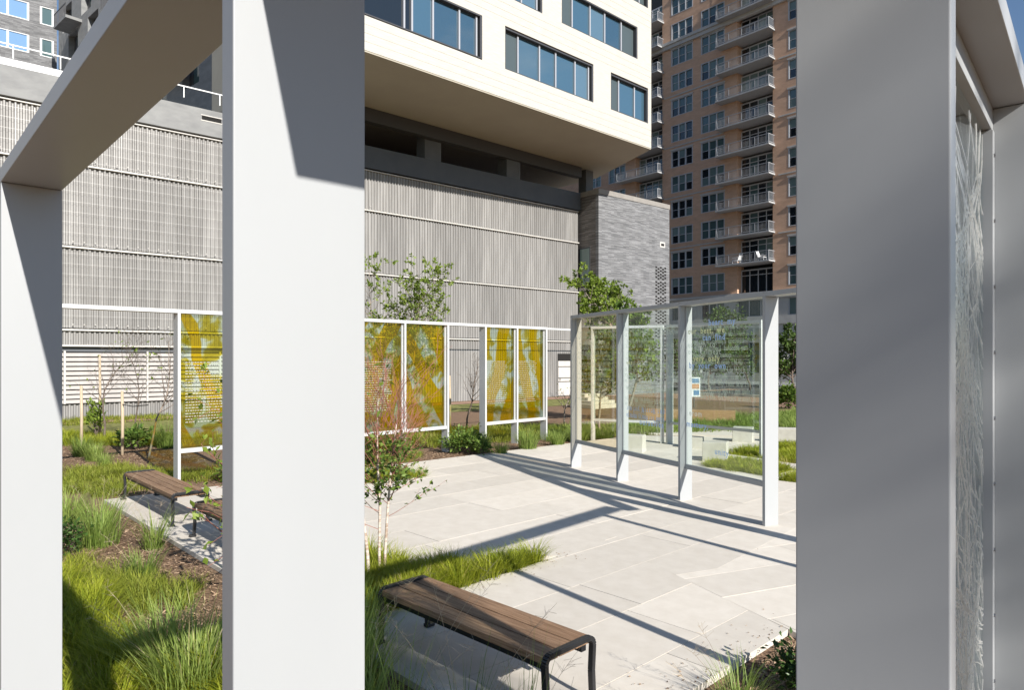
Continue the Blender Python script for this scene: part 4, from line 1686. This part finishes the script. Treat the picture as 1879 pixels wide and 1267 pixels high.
# ------------------------------------------------------------------ trees
def young_birch(label, x, y, seed):
    """slender paired stems, a fan of fine red twigs above and leaves gathered round the fork"""
    rr = random.Random(seed)
    rng = np.random.default_rng(seed)
    t = thing('tree', label, 'tree', (x, y, GZ))
    stems = [[(0, 0, 0), (-.005, 0, .4), (.0, .01, .85), (-.02, 0, 1.25), (-.03, .02, 1.75), (-.02, .02, 2.15)],
             [(.05, .02, 0), (.055, .02, .35), (.085, .0, .8), (.12, .02, 1.25), (.17, .0, 1.65), (.20, .02, 1.95)]]
    for st in stems:
        part('stem', MB().tube(st, [.017, .016, .0145, .012, .008, .003], 8), 'bark_birch', t, smooth=True)
    part('stem', MB().tube([(-.10, -.08, 0), (-.115, -.08, .35), (-.17, -.06, .8), (-.20, -.06, 1.40)], [.021, .019, .016, .012], 8), 'bark_birch', t, smooth=True)
    tw = MB()
    C, D = [], []
    def along(st, z):
        for a, b_ in zip(st, st[1:]):
            if a[2] <= z <= b_[2]:
                return Vector(a).lerp(Vector(b_), (z - a[2]) / (b_[2] - a[2]))
        return Vector(st[-1])
    def twig(p, d, ln, r, lev):
        pts = [p.copy()]
        n = 5
        for i in range(n):
            d = (d + Vector((rr.gauss(0, .09), rr.gauss(0, .09), .05))).normalized()
            p = p + d * ln / n
            pts.append(p.copy())
            if lev < 2 and i and rr.random() < .75:
                o = d.orthogonal().normalized()
                o.rotate(Quaternion(d, rr.uniform(0, 6.28)))
                twig(p, (d + o * rr.uniform(.35, .7)).normalized(), ln * rr.uniform(.4, .62), r * .65, lev + 1)
        tw.tube(pts, [max(r * (1 - .7 * i / n), .0013) for i in range(n + 1)], 4, cap=False)
        for q, q2 in zip(pts, pts[1:]):
            if .82 < q.z < 1.62 and rr.random() < .62 * max(.05, 1.25 - abs(q.z - 1.08) * 1.9):
                for _ in range(2):
                    C.append(tuple(q.lerp(q2, rr.random())))
                    D.append(tuple(Vector((rr.gauss(0, 1), rr.gauss(0, 1), rr.gauss(.2, .6)))))
    for st in stems:
        for k in range(38):
            z = rr.uniform(.88, 1.8)
            a = rr.uniform(0, 6.28)
            sp = rr.uniform(.35, .95) if z > 1.15 else rr.uniform(.7, 1.5)
            twig(along(st, z), Vector((math.cos(a) * sp, math.sin(a) * sp, 1)).normalized(), rr.uniform(.38, .8), .0042, 0)
    for k in range(5):
        a = rr.uniform(-.6, .8) if k % 2 else rr.uniform(2.4, 3.8)
        twig(along(stems[k % 2], rr.uniform(.55, 1.0)), Vector((math.cos(a), math.sin(a), .45)).normalized(), rr.uniform(.5, .9), .004, 1)
    part('twigs', tw, 'twig_red', t)
    V, F, T = leaf_cloud(np.array(C), np.array(D), .058, rng, aspect=.6)
    np_mesh('crown', V, F, 'leaf_green', T, t)
    print('birch leaves', len(C))
    return t
young_birch('multi-stemmed young birch with red twigs rising from the grass strip by the near bench', -1.44, 7.43, 9)
tree('young birch mostly hidden by the middle post, leafy twigs reaching over the bench', -2.35, 6.75, 2.6, 33, stems=2, trunk_r=.024,
     crown_lo=.15, spread=.55, levels=2, bark='bark_birch', leaf='leaf_bright', nleaf=850, lsize=.085, lean=.12, twig='twig_red', up=.35)
tree('leafy tree rising behind the amber panes at centre left', -3.55, 22.2, 5.7, 43, stems=3, trunk_r=.05, crown_lo=.25, spread=.33,
     levels=3, bark='bark_grey', leaf='leaf_bright', nleaf=7500, lsize=.105, lean=.06)
tree('bright green tree in front of the brick pavilion', 4.35, 26.6, 6.1, 58, stems=3, trunk_r=.06, crown_lo=.26, spread=.25, levels=3,
     bark='bark_grey', leaf='leaf_bright', nleaf=12000, lsize=.14, lean=.035)
tree('small bare tree with a stake between the amber panes', -1.62, 24.4, 2.75, 62, trunk_r=.035, crown_lo=.35, spread=.5, levels=4,
     bark='bark_dark', nleaf=0, up=.9)
tree('bare young tree with a few leaves between the stakes at left', -9.0, 16.9, 3.1, 71, stems=1, trunk_r=.035, crown_lo=.38, spread=.5, levels=4,
     bark='bark_grey', twig='bark_dark', leaf='leaf_bright', nleaf=60, lsize=.09, up=.8)
tree('bare branching sapling left of the two stakes', -12.3, 20.6, 3.3, 78, stems=1, trunk_r=.03, crown_lo=.35, spread=.5, levels=4,
     bark='bark_dark', leaf='leaf_bright', nleaf=30, lsize=.09, up=.8)
tree('bare sapling before the louvres at centre of the left opening', -11.6, 21.0, 3.1, 83, stems=1, trunk_r=.03, crown_lo=.35, spread=.5, levels=4,
     bark='bark_dark', leaf='leaf_bright', nleaf=50, lsize=.09, up=.8)
tree('sparse sapling beside the white door of the hall', 1.85, 24.6, 2.3, 91, trunk_r=.03, crown_lo=.3, spread=.45, levels=3,
     bark='bark_grey', leaf='leaf_bright', nleaf=130, lsize=.08, up=.8)
tree('slim birch seen through the far glass pane', 2.95, 22.9, 4.6, 95, stems=1, trunk_r=.04, crown_lo=.25, spread=.33, levels=3,
     bark='bark_grey', leaf='leaf_green', nleaf=5000, lsize=.12)
for k, (x, y, hh, lab) in enumerate(((17.6, 42.5, 4.6, 'small street tree at the kerb right of the glass screen'),
                                     (15.0, 52.0, 6.2, 'dark street tree before the tower base, leftmost of three'),
                                     (19.0, 54.5, 6.6, 'dark street tree before the tower base, middle of three'),
                                     (24.0, 57.0, 6.4, 'dark street tree before the tower base, rightmost of three'),
                                     (12.3, 49.0, 5.0, 'street tree beside the pavilion corner'))):
    tree(lab, x, y, hh, 110 + k, trunk_r=.08, crown_lo=.22, spread=.42, levels=3, bark='bark_dark', leaf='leaf_far', nleaf=3600,
         lsize=.22, group='street trees')
st_ = thing('tree', 'tall leafy tree standing behind the viewer beside the right frame', 'tree', (11.1, -11.7, GZ))
rs_ = np.random.default_rng(131)
part('trunk', MB().tube([(0, 0, 0), (.05, .02, 4), (0, .05, 8), (.02, 0, 11.2)], [.20, .16, .12, .08], 8), 'bark_grey', st_, smooth=True)
bm_ = MB()
cen, dirs = [], []
lat = Vector((.809, .588, 0))
aln = Vector((.588, -.809, 0))
for k in range(46):
    u = rs_.normal(0, 1, 3)
    u /= np.linalg.norm(u)
    rr_ = rs_.random() ** .4
    q = Vector((0, 0, 12.1)) + lat * (u[0] * 1.22 * rr_) + aln * (u[1] * 1.6 * rr_) + Vector((0, 0, u[2] * 1.15 * rr_))
    p0 = Vector((0, 0, rs_.uniform(10.2, 11.2)))
    md = p0.lerp(q, .5) + Vector((0, 0, .15))
    bm_.tube([p0, md, q], [.035, .022, .008], 5, cap=False)
    for n_ in range(27):
        c_ = md.lerp(q, rs_.random()) + Vector(rs_.normal(0, .17, 3))
        cen.append(tuple(c_))
        dirs.append(tuple(rs_.normal(0, 1, 3)))
part('branches', bm_, 'bark_grey', st_)
V, F, T = leaf_cloud(np.array(cen), np.array(dirs), .17, rs_)
np_mesh('crown', V, F, 'leaf_green', T, st_)

# stakes
for x, y, h_, lab in ((-11.71, 18.56, 1.75, 'pale wooden tree stake at the far left, darkened at the top'), (-9.98, 17.48, 1.65, 'pale wooden tree stake in the middle of the left opening'),
                 (-12.97, 21.48, 2.6, 'tall whitewashed tree stake before the louvres'), (-2.15, 23.6, 1.9, 'thin wooden stake left of the bare tree between amber panes')):
    mb = MB().tube([(0, 0, -.1), (0.01, 0, h_ * .5), (-.01, .01, h_)], [.04, .038, .034], 8)
    o = part('tree_stake', mb, 'stake_wood', None, (x, y, GZ), smooth=True)
    tag(o, lab, 'stake', 'tree stakes')
o = part('tree_tie', MB().tube([(-9.98, 17.48, 1.25), (-9.5, 17.1, 1.22), (-9.0, 16.9, 1.27)], .012, 5), 'black_strap')
tag(o, 'black strap tying the bare young tree to its stake', 'strap')

# ------------------------------------------------------------------ grasses
def S(poly, f):
    cx = sum(p[0] for p in poly) / len(poly)
    cy = sum(p[1] for p in poly) / len(poly)
    return [(cx + (p[0] - cx) * f, cy + (p[1] - cy) * f) for p in poly]
grass_bed('sedge_strip', 'bright lime sedge strip behind the near bench', S(BEDS[0], .90), 130, 95, .11, .38, .009, 'sedge', 201)
grass_bed('sedge_strip', 'green sedge around the birch stems by the near bench', S(BEDS[1], .92), 110, 90, .12, .42, .009, 'sedge', 202)
grass_bed('sedge_strip', 'lime sedge strip in the paving below the amber panes', S(BEDS[2], .93), 110, 70, .15, .36, .010, 'sedge', 203)
for i, (bd, lab) in enumerate(((BEDS[3], 'mown lime grass mound low behind the nearest glass pane'), (BEDS[4], 'grass mound with stone block right of the screen'),
                               (BEDS[5], 'narrow grass mound at the foot of the right post'))):
    grass_bed('grass_mound', lab, S(bd, .97), 190, 55, .16, .24, .012, 'sedge', 210 + i, lean=(.1, .6))
near_left = [(-1.9, 4.55), (-1.2, 5.0), (-3.1, 7.1), (-4.6, 7.3), (-4.9, 6.2), (-3.4, 4.4)]
grass_bed('sedge_mass', 'deep lime sedge mass in the lower left foreground', [(-3.0, 4.2), (-2.55, 4.8), (-3.75, 6.3), (-4.3, 7.1), (-5.3, 7.6), (-5.2, 6.0)], 190, 110, .12, .40, .010, 'sedge', 221)
grass_bed('sedge_mass', 'lime sedge tuft mass beside the lower edge of the middle post', [(-1.75, 4.3), (-2.35, 4.9), (-2.7, 5.6), (-2.0, 5.5), (-1.2, 4.9)], 90, 100, .12, .42, .010, 'sedge', 222)
grass_bed('sedge_mass', 'sparse yellow grass along the left bench paving', [(-4.3, 7.6), (-3.4, 7.3), (-3.0, 6.8), (-3.4, 6.4), (-4.6, 7.3), (-5.4, 8.4)], 60, 50, .10, .28, .008, 'grass_lawn', 223)
grass_bed('lawn_patch', 'yellow green lawn patch behind the left bench', [(-9.8, 13.0), (-7.2, 12.1), (-6.6, 13.4), (-8.2, 15.6), (-10.5, 15.0)], 190, 50, .2, .24, .011, 'grass_lawn', 224)
grass_bed('lawn_patch', 'lawn under the left amber pane', [(-7.3, 13.2), (-4.5, 14.5), (-5.0, 15.8), (-7.6, 14.6)], 120, 50, .2, .24, .011, 'grass_lawn', 225)
grass_bed('lawn_patch', 'lime groundcover band behind the stakes', [(-14.5, 19.6), (-9.0, 19.2), (-8.2, 20.8), (-14.9, 22.2)], 260, 45, .26, .34, .014, 'sedge', 226)
grass_bed('lawn_patch', 'low grass under the central amber panes', [(-4.2, 15.2), (-2.3, 16.6), (-2.4, 17.8), (-4.8, 16.4)], 110, 45, .2, .2, .011, 'grass_lawn', 227)
grass_bed('lawn_patch', 'long grass behind the central amber panes', [(-4.5, 18.0), (-1.0, 19.5), (2.5, 22.6), (1.0, 25.0), (-6.0, 22.5)], 420, 40, .3, .34, .016, 'grass_lawn', 228)
grass_bed('lawn_patch', 'lawn strip along the hall between path and louvres', [(-24, 23.8), (-19.0, 27.3), (-6, 38.0), (-4.0, 36.5), (-15.5, 25.6), (-21, 21.5)], 600, 26, .35, .26, .02, 'grass_lawn', 229)
grass_bed('verge_grass', 'long green verge grass behind the glass screen', [(5.2, 22.3), (9.5, 23.0), (14.5, 26.0), (13.5, 31.5), (6.0, 25.8)], 520, 36, .3, .42, .02, 'grass_blue', 230)
grass_bed('verge_grass', 'grass beyond the plaza edge right of the amber panes', [(0.8, 20.2), (2.2, 20.6), (5.2, 22.6), (4.5, 25.6), (1.5, 24.0)], 240, 36, .25, .36, .016, 'grass_blue', 231)
grass_bed('verge_grass', 'long grass right of the plaza by the street', [(9.8, 20.8), (14, 19.0), (18, 25), (14, 27.5), (10, 23.5)], 380, 36, .3, .4, .02, 'grass_blue', 232)

TUFTS = [
    (-10.9, 17.3, 260, .20, .62, .014, 'grass_blue', 'tall grass clump at the left edge beside the stakes'),
    (-10.1, 16.5, 260, .18, .58, .013, 'grass_blue', 'upright grass clump on the mulch between the stakes'),
    (-9.3, 15.6, 200, .14, .40, .012, 'grass_blue', 'small grass clump on mulch below the middle stake'),
    (-9.6, 19.0, 320, .26, .85, .016, 'grass_blue', 'large dark grass clump behind the bare young tree'),
    (-5.9, 9.75, 220, .20, .60, .011, 'grass_blue', 'blue-green grass clump nearest the left bench corner'),
    (-5.45, 9.0, 260, .24, .66, .011, 'grass_blue', 'broad blue-green grass clump left of the mulch patch'),
    (-6.7, 10.3, 220, .22, .62, .011, 'grass_blue', 'blue-green grass clump at the left edge of the near bed'),
    (-4.65, 8.85, 130, .12, .62, .010, 'grass_blue', 'thin upright grass clump on the mulch beside the left paving'),
    (-4.15, 7.65, 180, .15, .40, .010, 'grass_blue', 'short grass clump below the mulch patch'),
    (-2.30, 4.95, 420, .24, .80, .010, 'grass_blue', 'tall blue-green grass clump at the bottom beside the middle post'),
    (-2.75, 5.35, 300, .20, .66, .010, 'grass_blue', 'blue-green grass clump second from the bottom left of the middle post'),
    (-1.34, 5.55, 520, .20, .70, .009, 'grass_blue', 'long grass clump around the left leg of the near bench'),
    (-1.15, 4.95, 420, .18, .66, .009, 'grass_blue', 'long grass clump at the lower left of the near bench'),
    (-0.98, 4.55, 200, .13, .50, .014, 'grass_blue', 'broad-bladed grass clump at the bottom left of centre'),
    (-1.65, 6.05, 300, .2, .5, .008, 'sedge', 'fine grass clump against the left end of the near bench'),
    (1.58, 4.75, 170, .13, .42, .008, 'grass_blue', 'wispy grass clump at the bottom right corner of the paving'),
    (1.30, 4.30, 140, .12, .34, .008, 'grass_blue', 'wispy grass clump at the bottom edge right of the bench'),
    (0.42, 18.4, 320, .22, .72, .015, 'grass_blue', 'upright grass clump under the right amber pane'),
    (-0.28, 17.5, 180, .14, .42, .013, 'grass_blue', 'small grass clump at the paving edge below the right amber panes'),
    (1.28, 19.3, 260, .18, .50, .014, 'grass_blue', 'grass clump at the last amber post'),
    (1.95, 20.2, 320, .24, .66, .015, 'grass_blue', 'grass clump right of the amber screen by the plaza edge'),
    (-0.85, 18.2, 300, .25, .62, .015, 'grass_blue', 'leaning grass clump left of the right amber pair'),
]
for k, (x, y, n, r, h_, w_, m_, lab) in enumerate(TUFTS):
    tuft(lab, x, y, n, r, h_, w_, m_, 300 + k, seedheads=(0 if y > 10 else 3))
for k, (x, y, n, lab) in enumerate(((-0.72, 4.42, 40, 'arching thin grass in front of the bench, leftmost'), (-0.28, 4.18, 46, 'arching thin grass in front of the bench, middle'),
                                    (0.05, 4.02, 44, 'arching thin grass in front of the bench, rightmost'))):
    tuft(lab, x, y, n, .10, .80, .007, 'grass_blue', 350 + k, droop=.6, lean=(.05, .5), seedheads=4)

shrub('dark glossy shrub between the amber panes at the paving edge', -1.35, 17.9, .55, .62, 1100, .09, 'leaf_green', 401, 'low shrubs')
shrub('small dark shrub beside the central amber post', -0.75, 17.35, .32, .5, 500, .08, 'leaf_green', 402, 'low shrubs')
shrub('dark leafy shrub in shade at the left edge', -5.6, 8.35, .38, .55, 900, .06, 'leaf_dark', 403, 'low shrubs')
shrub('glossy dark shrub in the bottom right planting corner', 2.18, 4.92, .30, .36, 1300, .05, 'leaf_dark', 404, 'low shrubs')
shrub('broad-leaved green shrub behind the bare young tree', -10.3, 18.6, .42, .55, 420, .16, 'leaf_green', 406, 'low shrubs')
shrub('leafy vine on the tall whitewashed stake', -12.9, 21.2, .30, 1.15, 300, .14, 'leaf_bright', 407, 'low shrubs')
shrub('broad-leaved plant under the left amber pane', -5.6, 13.6, .3, .35, 160, .14, 'leaf_bright', 408, 'low shrubs')
shrub('green shrub before the kerb right of the glass screen', 13.8, 34.0, .9, 1.1, 900, .2, 'leaf_green', 409, 'low shrubs')
shrub('low green shrub under the central amber pane', -2.9, 17.0, .35, .45, 420, .09, 'leaf_bright', 410, 'low shrubs')

# ------------------------------------------------------------------ loose mulch chips in the near beds
def chips(label, poly, n, seed, zc=GZ + .004):
    rng = np.random.default_rng(seed)
    P = np.array(sample_poly(poly, n, rng))
    a = rng.random(n) * 2 * np.pi
    L = rng.uniform(.015, .055, n)
    W = rng.uniform(.006, .016, n)
    d = np.stack([np.cos(a), np.sin(a), rng.normal(0, .25, n)], 1)
    s = np.stack([-np.sin(a), np.cos(a), rng.normal(0, .35, n)], 1)
    c = np.stack([P[:, 0], P[:, 1], zc + rng.random(n) * .018], 1)
    V = np.stack([c - d * L[:, None] / 2 - s * W[:, None] / 2, c + d * L[:, None] / 2 - s * W[:, None] / 2,
                  c + d * L[:, None] / 2 + s * W[:, None] / 2, c - d * L[:, None] / 2 + s * W[:, None] / 2], 1).reshape(-1, 3)
    F = np.arange(n * 4).reshape(-1, 4)
    o = np_mesh('mulch_chips', V, F, 'mulch_leaf', np.repeat(rng.random(n), 4), kind='stuff')
    o['label'] = label
    o['category'] = 'mulch'
leaf_mat('mulch_leaf', (0.13, 0.075, 0.04), (0.46, 0.32, 0.21), trans=0.0, rough=0.9)
chips('brown mulch chips in the near left bed', [(-7.6, 11.4), (-6.9, 11.6), (-1.0, 5.2), (0.1, 3.9), (-2.0, 3.6), (-5.5, 6.2)], 15000, 501)
chips('brown mulch chips in the bottom right corner bed', [(2.45, 6.0), (1.2, 4.7), (1.6, 4.2), (3.1, 4.4)], 5000, 502)
chips('brown mulch chips around the stakes at left', [(-13, 16.5), (-8.5, 14.8), (-7.4, 16.6), (-10, 19), (-13.2, 19)], 9000, 503)
chips('brown mulch chips along the far edge of the paving', [(-5.0, 14.0), (1.8, 20.0), (2.2, 21.0), (-0.5, 19.6), (-5.5, 15.2)], 7000, 504)
chips('brown mulch chips in the grass strip by the near bench', S(BEDS[0], .97), 3500, 505, zc=GZ + .006)

# fallen leaf and mulch crumbs swept onto the slabs beside the beds
def litter(label, pts, n, seed):
    rng = np.random.default_rng(seed)
    C = []
    while len(C) < n:
        k = rng.integers(len(pts) - 1)
        u = rng.random()
        a, b_ = pts[k], pts[k + 1]
        C.append((a[0] + (b_[0] - a[0]) * u + rng.normal(0, .16), a[1] + (b_[1] - a[1]) * u + rng.normal(0, .16), .004 + rng.random() * .004))
    D = rng.normal(0, 1, (n, 3))
    D[:, 2] *= .06
    V, F, T = leaf_cloud(np.array(C), D, .022, rng, aspect=.5)
    V[:, 2] = np.clip(V[:, 2], .003, .014)
    o = np_mesh('leaf_litter', V, F, 'mulch_leaf', T, kind='stuff')
    o['label'] = label
    o['category'] = 'litter'
litter('brown crumbs along the bed edges on the near paving', [(-0.54, 7.16), (0.56, 8.33), (-0.25, 8.3)], 160, 601)
litter('brown crumbs on the paving by the bottom right bed', [(2.4, 6.15), (1.5, 5.2), (0.9, 4.7)], 150, 602)
litter('brown crumbs along the far edge of the paving', [(-4.5, 13.9), (-1.0, 17.0), (1.7, 19.5)], 200, 603)

bpy.context.view_layer.update()
print('objects', len(bpy.data.objects))
